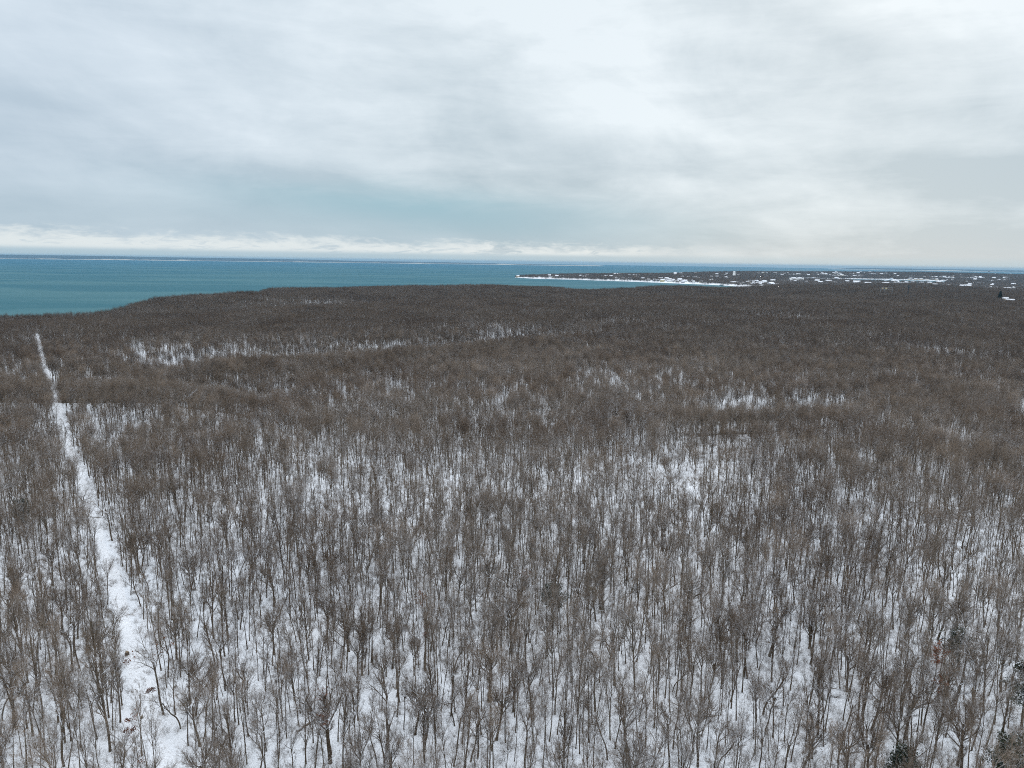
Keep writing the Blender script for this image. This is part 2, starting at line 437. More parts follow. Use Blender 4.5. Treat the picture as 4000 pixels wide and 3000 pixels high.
m_coast, q, b = new_mat('far_coast_wood')
pos = geo_pos(m_coast).outputs['Position']; x_, y_, z_ = q.sep(pos)
rel = q.m('ADD', z_, q.m('DIVIDE', q.m('ADD', q.m('MULTIPLY', x_, x_), q.m('MULTIPLY', y_, y_)), 2 * EARTH))
nn = q.noise(q.xyz(q.m('MULTIPLY', x_, 0.0016), q.m('MULTIPLY', y_, 0.0005), q.m('MULTIPLY', rel, 0.05)), 1.0, 5, 0.6)
nb = q.noise(q.xyz(q.m('MULTIPLY', x_, 0.0012), q.m('MULTIPLY', y_, 0.0012), 4.0), 1.0, 3, 0.6)
sand = q.m('MULTIPLY', q.sm(q.m('SUBTRACT', q.m('MULTIPLY', q.m('SUBTRACT', nb, 0.42), 90.0), rel), 0.0, 6.0), 0.75)
beachl = q.sm(rel, 7.0, 3.0)
c = q.mix(q.sm(nn, 0.35, 0.7), (0.030, 0.060, 0.085), (0.07, 0.11, 0.14))
c = q.mix(q.m('MAXIMUM', sand, q.m('MULTIPLY', beachl, 0.8)), c, (0.62, 0.58, 0.50))
q._in(b.inputs['Base Color'], c)


def far_shore(name, x0, x1, rng_m, hfun, label):
    a = np.linspace(math.atan((x0 - 2000) / FPX * cp), math.atan((x1 - 2000) / FPX * cp), 260)
    prof = np.array([0, .04, .25, .6, 1.0, .7, 0.0]); off = np.array([0, 40, 150, 700, 1500, 2600, 3600.])
    RR = rng_m + off[:, None] + 500 * vnoise(a * rng_m, 0 * a, 4000, 3)[None]
    hh = hfun(xp_of(a)) * (0.86 + 0.14 * fbm(a * rng_m, 0 * a, 1500, 7, 4))
    AA = np.broadcast_to(a, RR.shape)
    Z = prof[:, None] * hh[None] - 1.0
    X = RR * np.sin(AA); Y = RR * np.cos(AA)
    obj(name, grid_mesh(name, X, Y, Z - drop(X, Y), [m_coast]), kind='structure', label=label)


far_shore('far_coast', -2200, 2350, 14500, lambda xp: np.interp(xp, [-2200, 0, 600, 1300, 1900, 2300, 2350], [86, 80, 76, 52, 29, 10, 2]),
          'low wooded coast with pale bluffs across the sound')
far_shore('far_island', 3230, 4900, 17500, lambda xp: np.interp(xp, [3230, 3330, 3600, 4000, 4900], [2, 45, 40, 44, 60]),
          'thin hazy strip of land on the right horizon')

# ------------------------------------------------------------------ haze
hz_bm = bpy.data.meshes.new('haze')
def slab_mesh(me, rmax, ztop, zbot, nr=24, na=48):
    v, f = [], []
    rs_ = np.linspace(0, rmax, nr + 1)[1:]
    for zz in (ztop, zbot):
        c0 = len(v); v.append((0, 0, zz))
        for r_ in rs_:
            for k in range(na):
                t = 2 * math.pi * k / na; v.append((r_ * math.sin(t), r_ * math.cos(t), zz - r_ * r_ / (2 * EARTH)))
        for k in range(na):
            tri = (c0, c0 + 1 + k, c0 + 1 + (k + 1) % na); f.append(tri if zz == zbot else tri[::-1])
        for i in range(nr - 1):
            for k in range(na):
                a_ = c0 + 1 + i * na; b_ = a_ + na; k2 = (k + 1) % na
                q_ = (a_ + k, b_ + k, b_ + k2, a_ + k2); f.append(q_ if zz == zbot else q_[::-1])
    o_ = 1 + (nr - 1) * na; n_ = 1 + nr * na
    for k in range(na):
        k2 = (k + 1) % na; f.append((o_ + k, o_ + k2, n_ + o_ + k2, n_ + o_ + k))
    me.from_pydata(v, [], f); me.update()
slab_mesh(hz_bm, 35000, 84.5, -12)
import bmesh as _bm
_b = _bm.new(); _b.from_mesh(hz_bm); _bm.ops.recalc_face_normals(_b, faces=_b.faces); _b.to_mesh(hz_bm); _b.free()
m_haze = bpy.data.materials.new('haze'); m_haze.use_nodes = True; m_haze.node_tree.nodes.clear()
pv = m_haze.node_tree.nodes.new('ShaderNodeVolumePrincipled'); pv.inputs['Density'].default_value = 3.8e-5
pv.inputs['Color'].default_value = (0.32, 0.60, 0.84, 1)
om = m_haze.node_tree.nodes.new('ShaderNodeOutputMaterial'); m_haze.node_tree.links.new(pv.outputs[0], om.inputs['Volume'])
hz_bm.materials.append(m_haze)
HAZE = True
if HAZE: obj('haze', hz_bm, kind='stuff', label='thin bluish winter haze in the air')


# ------------------------------------------------------------------ trees
def poly_grow(start, dirs, length, k, trop, wob, rg):
    n = len(start); P_ = np.zeros((n, k + 1, 3)); P_[:, 0] = start; d = dirs.copy()
    bend = rg.normal(0, wob * 0.5, (n, 3))
    for i in range(k):
        d = d + rg.normal(0, wob, (n, 3)) + bend * (1 if i < k / 2 else -0.6); d[:, 2] += trop
        d /= np.linalg.norm(d, axis=1, keepdims=True)
        P_[:, i + 1] = P_[:, i] + d * (length / k)[:, None]
    return P_


def children(P_, Ra, Ln, m, t0, t1, ang, lf, rf, k, trop, wob, rg, tipr=0.25, minr=0.004, lshape=0.5):
    n, K = P_.shape[0], P_.shape[1] - 1
    t = t0 + (t1 - t0) * (np.arange(m)[None] + rg.random((n, m))) / m
    u = np.clip(t * K, 0, K - 1e-4); i = u.astype(int); f = (u - i)[..., None]
    ar = np.arange(n)[:, None]
    p0 = P_[ar, i]; p1 = P_[ar, i + 1]; st = p0 + (p1 - p0) * f
    tan = p1 - p0; tan /= np.linalg.norm(tan, axis=2, keepdims=True) + 1e-9
    r = Ra[ar, i] * (1 - f[..., 0]) + Ra[ar, i + 1] * f[..., 0]
    phi = (np.arange(m)[None] * 2.4 + rg.random((n, 1)) * 6.28 + rg.normal(0, 0.5, (n, m)))
    ref = np.where(np.abs(tan[..., 2:3]) > 0.85, np.array([1.0, 0, 0]), np.array([0, 0, 1.0]))
    A = np.cross(tan, ref); A /= np.linalg.norm(A, axis=2, keepdims=True) + 1e-9; B = np.cross(tan, A)
    th = np.radians(rg.uniform(ang[0], ang[1], (n, m)))[..., None]
    d = tan * np.cos(th) + (A * np.cos(phi)[..., None] + B * np.sin(phi)[..., None]) * np.sin(th)
    L = Ln[:, None] * lf * (1 - lshape * (t - t0) / max(1e-6, t1 - t0)) * rg.uniform(0.65, 1.2, (n, m))
    r0_ = np.maximum(r * rf, minr)
    L = L.ravel(); P2 = poly_grow(st.reshape(-1, 3), d.reshape(-1, 3), L, k, trop, wob, rg)
    tt = np.linspace(0, 1, k + 1)[None]
    R2 = r0_.ravel()[:, None] * (1 - (1 - tipr) * tt)
    return P2, np.maximum(R2, minr * 0.8), L


KIND = {
    # height, trunk share, trunk radius, limbs, t0, angle, limb length share, tropism, wobble, counts
    'slender': dict(h=(12, 15), tf=0.92, r=.12, m1=13, t0=.50, ang=(24, 46), l1=.27, trop=.10, wob=.06, m2=7, m3=6, m4=5, tw=.035),
    'forked':  dict(h=(12, 15), tf=0.56, r=.15, m1=5, t0=.80, ang=(10, 34), l1=.76, trop=.05, wob=.12, m2=9, m3=6, m4=4, tw=.05, ls=.15),
    'spreading': dict(h=(13, 16), tf=0.48, r=.22, m1=8, t0=.62, ang=(35, 68), l1=.95, trop=.10, wob=.13, m2=10, m3=7, m4=5, tw=.05, ls=.2),
    'brushy':  dict(h=(13, 16), tf=0.80, r=.15, m1=16, t0=.34, ang=(20, 44), l1=.38, trop=.09, wob=.06, m2=7, m3=6, m4=4, tw=.03, ls=.35),
    'crooked': dict(h=(10, 13), tf=0.55, r=.14, m1=5, t0=.62, ang=(28, 62), l1=.85, trop=.03, wob=.18, m2=9, m3=7, m4=5, tw=.12, ls=.2),
    'sapling': dict(h=(7, 10), tf=0.95, r=.055, m1=11, t0=.35, ang=(28, 50), l1=.26, trop=.09, wob=.06, m2=7, m3=5, m4=0, tw=.05),
}


def make_tree(kind, seed, lod):
    K = KIND[kind]; rg = np.random.default_rng(seed)
    h = rg.uniform(*K['h']); L0 = h * K['tf']
    kt = (10, 6, 3)[lod]
    tr = poly_grow(np.array([[0, 0, -0.4]]), np.array([[rg.normal(0, .04), rg.normal(0, .04), 1.0]]), np.array([L0 + .4]), kt, 0.06, K['tw'], rg)
    tt = np.linspace(0, 1, kt + 1)
    tip = 0.15 if K['tf'] > 0.8 else 0.62
    Rt_ = K['r'] * rg.uniform(.85, 1.25) * (1 + 0.35 * np.exp(-tt * 14)) * (1 - (1 - tip) * tt)
    if lod == 2: Rt_ = np.maximum(Rt_ * 1.1, 0.05)
    Rt_ = Rt_[None]
    trunk = Buf(); crown = Buf(); trunk.tubes(tr, Rt_, (7, 4, 3)[lod], 0)
    Ln = np.array([L0])
    k1, k2, k3, k4 = ((6, 4, 3, 2), (4, 3, 2, 1), (3, 2, 1, 1))[lod]
    m1 = K['m1']; m2, m3, m4 = K['m2'], K['m3'], K['m4']
    if lod == 1: m2, m3, m4 = max(4, m2 - 2), max(4, m3 - 1), 2 if m4 else 0
    if lod == 2: m2, m3, m4 = max(4, m2 - 3), 5, 0
    mr = (0.0042, 0.0062, 0.0140)[lod]
    P1, R1, L1 = children(tr, Rt_, Ln, m1, K['t0'], 1.0, K['ang'], K['l1'], .66, k1, K['trop'], K['wob'], rg, .22, mr * 2, K.get('ls', .5))
    if kind in ('forked', 'spreading', 'crooked'):   # a few low side branches
        Pb, Rb_, Lb = children(tr, Rt_, Ln, 4, .4, .85, (45, 75), .28, .22, k1, .05, .12, rg, .3, mr * 1.5)
        P1, R1, L1 = np.concatenate([P1, Pb]), np.concatenate([R1, Rb_]), np.concatenate([L1, Lb])
    crown.tubes(P1, R1, (5, 3, 3)[lod], 0)
    P2, R2, L2 = children(P1, R1, L1, m2, .22, .98, (22, 50), .46, .62, k2, .06, .10, rg, .35, mr * 1.3, .55)
    crown.tubes(P2, R2, (4, 3, 3)[lod], 0 if lod < 2 else 1)
    P3, R3, L3 = children(P2, R2, L2, m3, .15, .98, (22, 55), .55, .6, k3, .06, .12, rg, .5, mr, .5)
    L3 = np.maximum(L3, .25)
    crown.tubes(P3, R3, 3, 1)
    if m4:
        P4, R4, L4 = children(P3, R3, L3, m4, .1, .95, (22, 55), .75, .7, k4, .06, .12, rg, .7, mr, .4)
        crown.tubes(P4, R4, 3, 1)
    return trunk, crown


def dome_tree(seed, lod):
    rg = np.random.default_rng(seed); h = rg.uniform(12, 14.5); a = rg.uniform(2.6, 3.9); c = h * rg.uniform(.24, .33); zc = h - c
    kt = 5 if lod == 1 else 3
    tr = poly_grow(np.array([[0, 0, -.4]]), np.array([[0, 0, 1.0]]), np.array([h * .72]), kt, .05, .05, rg); R0 = np.linspace(.15, .07, kt + 1)[None]
    t = Buf(); t.tubes(tr, R0, 4 if lod == 1 else 3)
    n = 26 if lod == 1 else 20
    i = np.arange(n) + .5; z_ = 1 - 1.15 * i / n; phi = i * 2.39996 + rg.normal(0, .25, n); rr = np.sqrt(np.clip(1 - z_ * z_, 0, 1))
    tgt = np.stack([a * rr * np.cos(phi), a * rr * np.sin(phi), zc + c * z_], 1) * rg.uniform(.78, 1.0, (n, 1)) ** np.array([1, 1, .3])
    u = rg.uniform(.55, .98, n) * kt; k0 = np.clip(u.astype(int), 0, kt - 1); f = (u - k0)[:, None]
    st = tr[0, k0] * (1 - f) + tr[0, k0 + 1] * f; st[:, 2] = np.minimum(st[:, 2], tgt[:, 2] - .4)
    mid = (st + tgt) / 2 + np.array([0, 0, -.25]) + rg.normal(0, .18, (n, 3))
    P1 = np.stack([st, mid, tgt], 1); R1 = np.array([.055, .035, .02])[None].repeat(n, 0); L1 = np.linalg.norm(tgt - st, axis=1)
    mr = .0062 if lod == 1 else .0130
    cr = Buf(); cr.tubes(P1, R1, 3, 0)
    P2, R2, L2 = children(P1, R1, L1, 7 if lod == 1 else 4, .35, 1.0, (20, 60), .42, .6, 2 if lod == 1 else 1, .02, .1, rg, .5, mr * 1.2, .3); cr.tubes(P2, R2, 3, 1)
    P3, R3, L3 = children(P2, R2, L2, 5 if lod == 1 else 4, .2, 1.0, (22, 60), .6, .7, 1, .02, .1, rg, .6, mr, .3); cr.tubes(P3, R3, 3, 1)
    if lod == 1:
        P4, R4, L4 = children(P3, R3, L3, 2, .2, 1.0, (22, 60), .7, .8, 1, .02, .1, rg, .7, mr, .3); cr.tubes(P4, R4, 3, 1)
    return t, cr


def joined(t, c):
    b_ = Buf()
    for src, add in ((t, 0), (c, 1)):
        off = b_.n
        V = np.concatenate(src.v); F = np.concatenate(src.f); Mi = np.concatenate(src.m)
        b_.v.append(V); b_.f.append(F + off); b_.m.append(Mi + add); b_.n += len(V)
    return b_


near_kinds = ['slender', 'slender', 'slender', 'slender', 'slender', 'forked', 'forked', 'sapling', 'sapling', 'slender', 'slender', 'forked', 'forked', 'forked', 'forked', 'forked', 'spreading', 'spreading', 'spreading',
              'brushy', 'brushy', 'brushy', 'crooked', 'crooked', 'crooked', 'sapling', 'sapling', 'sapling']
NEAR = []
for i, kd in enumerate(near_kinds):
    t, c = make_tree(kd, 100 + i, 0)
    NEAR.append((kd, t.mesh('trunk', [m_trunk], True), c.mesh('crown', [m_limb, m_twig]), t, c))
# source trees for the mass of the woods: they live in collections outside the scene and are only instanced
def src_collection(name, items):
    c = bpy.data.collections.new(name)
    for i, me in enumerate(items):
        o = bpy.data.objects.new('%s_%02d' % (name, i), me); c.objects.link(o)
    return c
src_near = src_collection('wood_near', [joined(t, c).mesh('bare_tree', [m_trunk, m_limb, m_twig]) for (_, _, _, t, c) in NEAR])
src_mid = src_collection('wood_mid', [joined(*make_tree(kd, 300 + i, 1)).mesh('bare_tree', [m_trunk, m_limb, m_twig]) for i, kd in enumerate(near_kinds)] + [joined(*dome_tree(800 + i, 1)).mesh('bare_tree', [m_trunk, m_limb, m_twig]) for i in range(8)])
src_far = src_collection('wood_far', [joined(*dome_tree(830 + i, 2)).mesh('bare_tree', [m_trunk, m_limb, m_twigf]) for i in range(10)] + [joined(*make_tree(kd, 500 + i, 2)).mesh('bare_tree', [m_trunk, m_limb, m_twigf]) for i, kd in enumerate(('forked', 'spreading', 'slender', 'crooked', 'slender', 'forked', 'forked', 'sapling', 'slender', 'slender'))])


def instancer(name, coll, P_, vi, rot, scl, **kw):
    me = bpy.data.meshes.new(name); me.vertices.add(len(P_)); me.vertices.foreach_set('co', P_.astype(np.float32).ravel())
    a = me.attributes.new('vi', 'INT', 'POINT'); a.data.foreach_set('value', vi.astype(np.int32))
    a = me.attributes.new('rot', 'FLOAT_VECTOR', 'POINT'); a.data.foreach_set('vector', rot.astype(np.float32).ravel())
    a = me.attributes.new('scl', 'FLOAT_VECTOR', 'POINT'); a.data.foreach_set('vector', scl.astype(np.float32).ravel())
    me.update()
    o = obj(name, me, None, **kw)
    ng = bpy.data.node_groups.new(name, 'GeometryNodeTree')
    ng.interface.new_socket('Geometry', in_out='INPUT', socket_type='NodeSocketGeometry')
    ng.interface.new_socket('Geometry', in_out='OUTPUT', socket_type='NodeSocketGeometry')
    gi = ng.nodes.new('NodeGroupInput'); go = ng.nodes.new('NodeGroupOutput')
    iop = ng.nodes.new('GeometryNodeInstanceOnPoints'); ci = ng.nodes.new('GeometryNodeCollectionInfo')
    ci.inputs['Collection'].default_value = coll; ci.inputs['Separate Children'].default_value = True; ci.inputs['Reset Children'].default_value = True
    def attr(n_, ty):
        a_ = ng.nodes.new('GeometryNodeInputNamedAttribute'); a_.data_type = ty; a_.inputs['Name'].default_value = n_; return a_.outputs['Attribute']
    L = ng.links.new
    L(gi.outputs[0], iop.inputs['Points']); L(ci.outputs[0], iop.inputs['Instance']); iop.inputs['Pick Instance'].default_value = True
    L(attr('vi', 'INT'), iop.inputs['Instance Index'])
    e2r = ng.nodes.new('FunctionNodeEulerToRotation'); L(attr('rot', 'FLOAT_VECTOR'), e2r.inputs[0]); L(e2r.outputs[0], iop.inputs['Rotation'])
    L(attr('scl', 'FLOAT_VECTOR'), iop.inputs['Scale']); L(iop.outputs[0], go.inputs[0])
    md = o.modifiers.new('scatter', 'NODES'); md.node_group = ng
    return o


# the track: a straight cut through the woods
TRK_PX = [(700, 3080), (633, 2965), (570, 2748), (542, 2640), (488, 2440), (443, 2260), (389, 2115), (343, 1970), (298, 1826), (253, 1718),
          (226, 1591), (204, 1537), (177, 1474), (159, 1392), (138, 1312)]


def ground_hit(px, py, zoff=0.0, rmin=30, rmax=7000):
    d = ray(px, py); h_ = math.hypot(d[0], d[1])
    rr_ = np.geomspace(rmin, rmax, 2200); x = d[0] / h_ * rr_; y = d[1] / h_ * rr_; z = CAMZ + d[2] / h_ * rr_
    diff = z - (Hd(x, y) + zoff)
    k = np.argmax(diff < 0)
    if diff[k] >= 0: return ground_hit(px, py + 1.0, zoff, rmin, rmax)
    f = diff[k - 1] / (diff[k - 1] - diff[k]) if k else 0
    r_ = rr_[k - 1] + (rr_[k] - rr_[k - 1]) * f
    return np.array([d[0] / h_ * r_, d[1] / h_ * r_])


TRK = np.array([ground_hit(*p) for p in TRK_PX])
_n = np.hypot(TRK[:, 0], TRK[:, 1]); TRK = TRK[np.argsort(_n)]
_rr = np.hypot(TRK[:, 0], TRK[:, 1]); _aa = np.arctan2(TRK[:, 0], TRK[:, 1])
_ts = np.concatenate([np.linspace(_rr[0] * 0.8, _rr[0], 6, endpoint=False), np.geomspace(_rr[0], _rr[-1], 260)])
_as = np.interp(_ts, _rr, _aa); _ks = np.ones(9) / 9; _as2 = np.convolve(np.pad(_as, 4, 'edge'), _ks, 'valid')
TL = np.stack([_ts * np.sin(_as2), _ts * np.cos(_as2)], 1)
print('track', TRK.round(0).tolist())
tang = np.gradient(TL, axis=0); tang /= np.linalg.norm(tang, axis=1, keepdims=True); nor = np.stack([-tang[:, 1], tang[:, 0]], 1)
cum = np.concatenate([[0], np.cumsum(np.linalg.norm(np.diff(TL, axis=0), axis=1))])
wv = np.interp(cum, [0, 40, 70], [1.15, 1.3, 1.2]) + 0.4 * vnoise(cum, cum * 0, 9, 3); 
offs = np.linspace(-1, 1, 7)
X = TL[:, 0:1] + nor[:, 0:1] * offs[None] * wv[:, None]; Y = TL[:, 1:2] + nor[:, 1:2] * offs[None] * wv[:, None]
Z = Hd(X, Y) + 0.10 - 0.12 * np.abs(offs)[None] ** 4
obj('track', grid_mesh('track', X, Y, Z, [m_track]), kind='structure', label='straight snowy track cut through the woods')


def dist_track(x, y):
    r_ = np.hypot(x, y); a_ = np.arctan2(x, y)
    return np.where((r_ > _ts[0] - 25) & (r_ < _ts[-1]), np.abs(a_ - np.interp(r_, _ts, _as2)) * r_, 999.0)


# candidate tree places: jittered grid thinned by patchiness
SP = 2.28
gx, gy = np.meshgrid(np.arange(-1650, 1650, SP), np.arange(30, 2500, SP))
x = (gx + rng.uniform(-.48, .48, gx.shape) * SP).ravel(); y = (gy + rng.uniform(-.48, .48, gx.shape) * SP).ravel()
r_ = np.hypot(x, y); a_ = np.arctan2(x, y)
keep = (np.abs(a_) < R(43)) & (r_ < coast_r(a_) + 45) & (r_ > 42)
x, y, r_, a_ = x[keep], y[keep], r_[keep], a_[keep]
# thin with distance only where trees merge into one canopy
dens = 0.92 + 0.34 * fbm(x, y, 45, 61, 3) - 0.30 * sstep(fbm(x, y, 120, 71, 2), 0.15, 0.6)
OPEN = [(1900, 1310, 42, 26, .85), (1250, 1348, 60, 20, .35), (650, 1392, 50, 14, .3), (2400, 1865, 14, 10, .35), (2640, 1900, 12, 10, .5),
        (3270, 1560, 22, 14, .2), (3330, 1500, 50, 20, .2), (1240, 1815, 18, 10, .55), (2700, 1225, 60, 30, .5), (3250, 1640, 20, 9, .5), (560, 2000, 10, 6, .4),
        (700, 1490, 60, 14, .6), (1700, 1560, 40, 14, .4), (2800, 1560, 40, 16, .4), (2950, 1850, 14, 7, .4), (1080, 2470, 7, 5, .6), (1480, 2760, 6, 5, .5),
        (2330, 2480, 6, 4, .5), (3080, 2780, 6, 5, .6), (2120, 1960, 12, 6, .4), (3600, 1700, 20, 8, .4)]
GROVE = [(3370, 1600, 24, 14, .8), (2060, 1850, 16, 8, .6), (750, 1575, 50, 16, .6), (1700, 1790, 22, 8, .5), (3640, 1810, 20, 10, .6), (60, 2000, 14, 10, .6), (3050, 1770, 16, 7, .6)]
def patch_mask(x, y, L):
    o = np.zeros(np.shape(x))
    for px, py, wt, wr, am in L:
        p = ground_hit(px, py); dd = math.hypot(*p); ux_, uy_ = p / dd
        al = (x - p[0]) * ux_ + (y - p[1]) * uy_; ac = (x - p[0]) * uy_ - (y - p[1]) * ux_
        o = o + am * np.exp(-((al / wr) ** 2 + (ac / wt) ** 2) ** 1.5)
    return o
dens = dens - 0.75 * patch_mask(x, y, OPEN) + 0.4 * patch_mask(x, y, GROVE)
for prof, a0_, a1_, s0_, s1_ in ((RA, -0.70, -0.30, 10, 40), (RB, -0.5, 0.12, 16, 44)):
    s__ = r_ - smooth_interp(a_, prof)
    dens = dens - 0.25 * sstep(s__, s0_, s0_ + 12) * (1 - sstep(s__, s1_, s1_ + 30)) * sstep(a_, a0_ - .02, a0_ + .02) * (1 - sstep(a_, a1_ - .08, a1_))
for prof, a0_, a1_, w_ in ((RA, -0.72, -0.30, 13), (RB, -0.5, 0.12, 20), (RD, .26, .44, 9)):
    s__ = r_ - smooth_interp(a_, prof) + 9 * vnoise(x, y, 40, 44)
    crest = np.exp(-((s__ + w_ * .4) / w_) ** 2) * sstep(a_, a0_ - .02, a0_ + .02) * (1 - sstep(a_, a1_ - .08, a1_))
    dens = dens + 0.8 * crest
dens = dens - 0.08 * (1 - sstep(r_, 90, 135)) + 0.04 * sstep(r_, 95, 140) - 0.14 * sstep(r_, 150, 330) - sstep(r_, 160, 300) * (0.18 + 0.10 * sstep(r_, 380, 560)) * sstep(fbm(x, y * 0.8, 60, 171, 3), 0.05, 0.42) + 0.12 * sstep(r_, 900, 1300)
for prof, a0_, a1_, w_ in ((RA, -0.72, -0.30, 11), (RB, -0.5, 0.12, 16), (RD, .26, .44, 9)):
    s__ = r_ - smooth_interp(a_, prof) + 9 * vnoise(x, y, 40, 44)
    dens = dens + 0.5 * np.exp(-((s__ + w_ * .4) / w_) ** 2) * sstep(a_, a0_ - .02, a0_ + .02) * (1 - sstep(a_, a1_ - .08, a1_))
dens = np.maximum(dens, 0.54 - 0.08 * sstep(r_, 400, 560))
keep = (rng.random(len(x)) < dens) & (dist_track(x, y) > np.interp(r_, [70, 105, 150, 300], [1.9, 2.0, 1.9, 1.5]) + 0.5 * vnoise(x, y, 5, 8))
x, y, r_, a_ = x[keep], y[keep], r_[keep], a_[keep]

# placed trees with a look of their own: (px, py of the base, kind, variant, height factor, turn)
SPECIAL = [(2400, 2677, 'spreading', 1.08), (2232, 2668, 'brushy', 1.05), (2262, 2700, 'brushy', 1.0), (2520, 2925, 'forked', 1.1),
           (250, 2995, 'crooked', 1.25), (3520, 2735, 'crooked', 1.3), (3740, 2990, 'spreading', 1.0), (1805, 2905, 'brushy', 1.05),
           (1512, 2935, 'forked', 1.1), (3090, 2975, 'forked', 0.95), (2878, 2585, 'spreading', 0.95), (430, 2935, 'brushy', 1.15),
           (385, 2735, 'brushy', 1.1), (3172, 2565, 'spreading', 0.85), (1550, 2800, 'forked', 1.0), (2980, 2790, 'crooked', 1.1), (2630, 2925, 'forked', 1.15)]
sx, sy, sk, ss = [], [], [], []
for px, py, kd, sc in SPECIAL:
    p = ground_hit(px, py); sx.append(p[0]); sy.append(p[1]); sk.append(kd); ss.append(sc)
sx, sy = np.array(sx), np.array(sy)
dmin = np.min(np.hypot(x[:, None] - sx[None], y[:, None] - sy[None])[:, :], axis=1) if len(x) < 400000 else None
keep = dmin > 2.0
x, y, r_, a_ = x[keep], y[keep], r_[keep], a_[keep]

kid = {k: [i for i, q_ in enumerate(near_kinds) if q_ == k] for k in KIND}
pr = {'slender': .38, 'forked': .26, 'spreading': .05, 'brushy': .04, 'crooked': .07, 'sapling': .18}
ks = list(pr); pw = np.array([pr[k] for k in ks])


def choose(n, x, y, r=None):
    vi = np.zeros(n, int)
    kk = rng.choice(len(ks), n, p=pw / pw.sum())
    u = rng.random(n)
    for j, k in enumerate(ks):
        m_ = kk == j; vi[m_] = np.array(kid[k])[(u[m_] * len(kid[k])).astype(int)]
    return vi


vi = choose(len(x), x, y)
TS = 0.61
hs = TS * (1.0 + 0.16 * fbm(x, y, 40, 91, 2) + rng.normal(0, .06, len(x)) + np.where(r_ < 260, rng.normal(0.0, .07, len(x)), 0))
hs = np.clip(hs, .38, .95)
scl = np.stack([hs * rng.uniform(.85, 1.15, len(x)), hs * rng.uniform(.85, 1.15, len(x)), hs * 1.26], 1)
rot = np.stack([rng.normal(0, .045, len(x)), rng.normal(0, .045, len(x)), rng.uniform(0, 6.28, len(x))], 1)
z = Hd(x, y)
# which trees show: base or top inside the frame
bx, by, bz = project(np.stack([x, y, z], 1)); tx, ty, tz = project(np.stack([x, y, z + 15 * hs], 1))
inview = (bx > -60) & (bx < 4060) & (ty < 2960) & (ty > -100)
order = np.argsort(np.where(inview, r_, 1e9))
NI = 300 - len(SPECIAL) - 8
ind = order[:NI]
print('individual trees reach', r_[ind].max(), 'pixel row', by[ind].min(), 'total', len(x))
mask = np.ones(len(x), bool); mask[ind] = False

ORD = ['', 'first', 'second', 'third', 'fourth', 'fifth', 'sixth', 'seventh', 'eighth', 'ninth', 'tenth', 'eleventh', 'twelfth', 'thirteenth',
       'fourteenth', 'fifteenth', 'sixteenth', 'seventeenth', 'eighteenth', 'nineteenth', 'twentieth']
TENS = {20: 'twenty', 30: 'thirty', 40: 'forty', 50: 'fifty', 60: 'sixty', 70: 'seventy'}
def ordinal(n):
    if n <= 20: return ORD[n]
    t_, u_ = n // 10 * 10, n % 10
    if u_ == 0: return TENS[t_][:-1] + 'ieth'
    return TENS[t_] + '-' + ORD[u_]


DESC = {'slender': 'slender straight bare tree with a narrow crown', 'forked': 'bare tree forking into a few rising limbs',
        'spreading': 'broad bare tree with wide snow-dusted limbs', 'brushy': 'bare tree with a dense brushy crown',
        'crooked': 'crooked bare tree with twisted limbs', 'sapling': 'thin young bare tree'}
IND = []      # (x, y, variant, scale, rot)
for i in ind: IND.append((x[i], y[i], vi[i], scl[i], rot[i]))
for j in range(len(sx)):
    v_ = kid[sk[j]][j % len(kid[sk[j]])]
    IND.append((sx[j], sy[j], v_, np.array([ss[j] * 0.70, ss[j] * 0.70, ss[j] * 0.84]), np.array([0.02 * (j % 3 - 1), .03 * (j % 2), j * 1.7])))
pb = [project(np.array([a[0], a[1], float(Hd(a[0], a[1]))]))[:2] for a in IND]
bxs = np.array([p[0][0] for p in pb]); bys = np.array([p[1][0] for p in pb])
# rows by the height of the trunk base in the picture, then left to right
oy = np.argsort(-bys); row = np.zeros(len(IND), int); NR = 12; per = math.ceil(len(IND) / NR)
for k_, i in enumerate(oy): row[i] = k_ // per
proto = {}
for rw in range(NR):
    mem = [i for i in range(len(IND)) if row[i] == rw]; mem.sort(key=lambda i: bxs[i])
    for n_, i in enumerate(mem):
        X_, Y_, v_, s_, ro = IND[i]; kd = NEAR[v_][0]
        e = bpy.data.objects.new('bare_tree', None); COL.objects.link(e)
        e.location = (X_, Y_, float(Hd(X_, Y_))); e.scale = s_; e.rotation_euler = ro; e.empty_display_size = 0.5
        for me, nm in ((NEAR[v_][1], 'trunk'), (NEAR[v_][2], 'crown')):
            obj(nm, me, e)
        where = 'bottommost row' if rw == 0 else ordinal(rw + 1) + ' row up'
        e['label'] = '%s, %s from left, %s' % (DESC[kd], ordinal(n_ + 1), where)
        e['category'] = 'tree'; e['group'] = 'bare trees of the winter woods'

rj = np.where(r_ > 200, r_ * rng.uniform(.78, 1.25, len(r_)), r_)
lods = [(src_near, 0, 150), (src_mid, 150, 420), (src_far, 420, 1e9)]
for nm, (src, lo, hi), lab in zip(('near_woods', 'middle_woods', 'distant_woods'), lods,
                             ('mass of bare brown trees filling the snowy slope behind the nearest trees', 'mass of bare brown trees covering the middle of the woods',
                              'dark brown distant woods running up to the shore')):
    m_ = mask & (rj >= lo) & (rj < hi)
    P_ = np.stack([x[m_], y[m_], z[m_]], 1); v2 = vi[m_].copy(); sc_ = scl[m_].copy()
    if lo == 150:
        dm = rng.random(len(v2)) < sstep(r_[m_], 150, 420) * .42 + .06; v2 = np.where(dm, len(near_kinds) + rng.integers(0, 8, len(v2)), v2)
    if lo == 420:
        v2 = rng.integers(0, 20, len(v2)); sc_[:, :2] *= 1.05
    instancer(nm, src, P_, v2, rot[m_], sc_, kind='stuff', label=lab)
    print(nm, m_.sum())

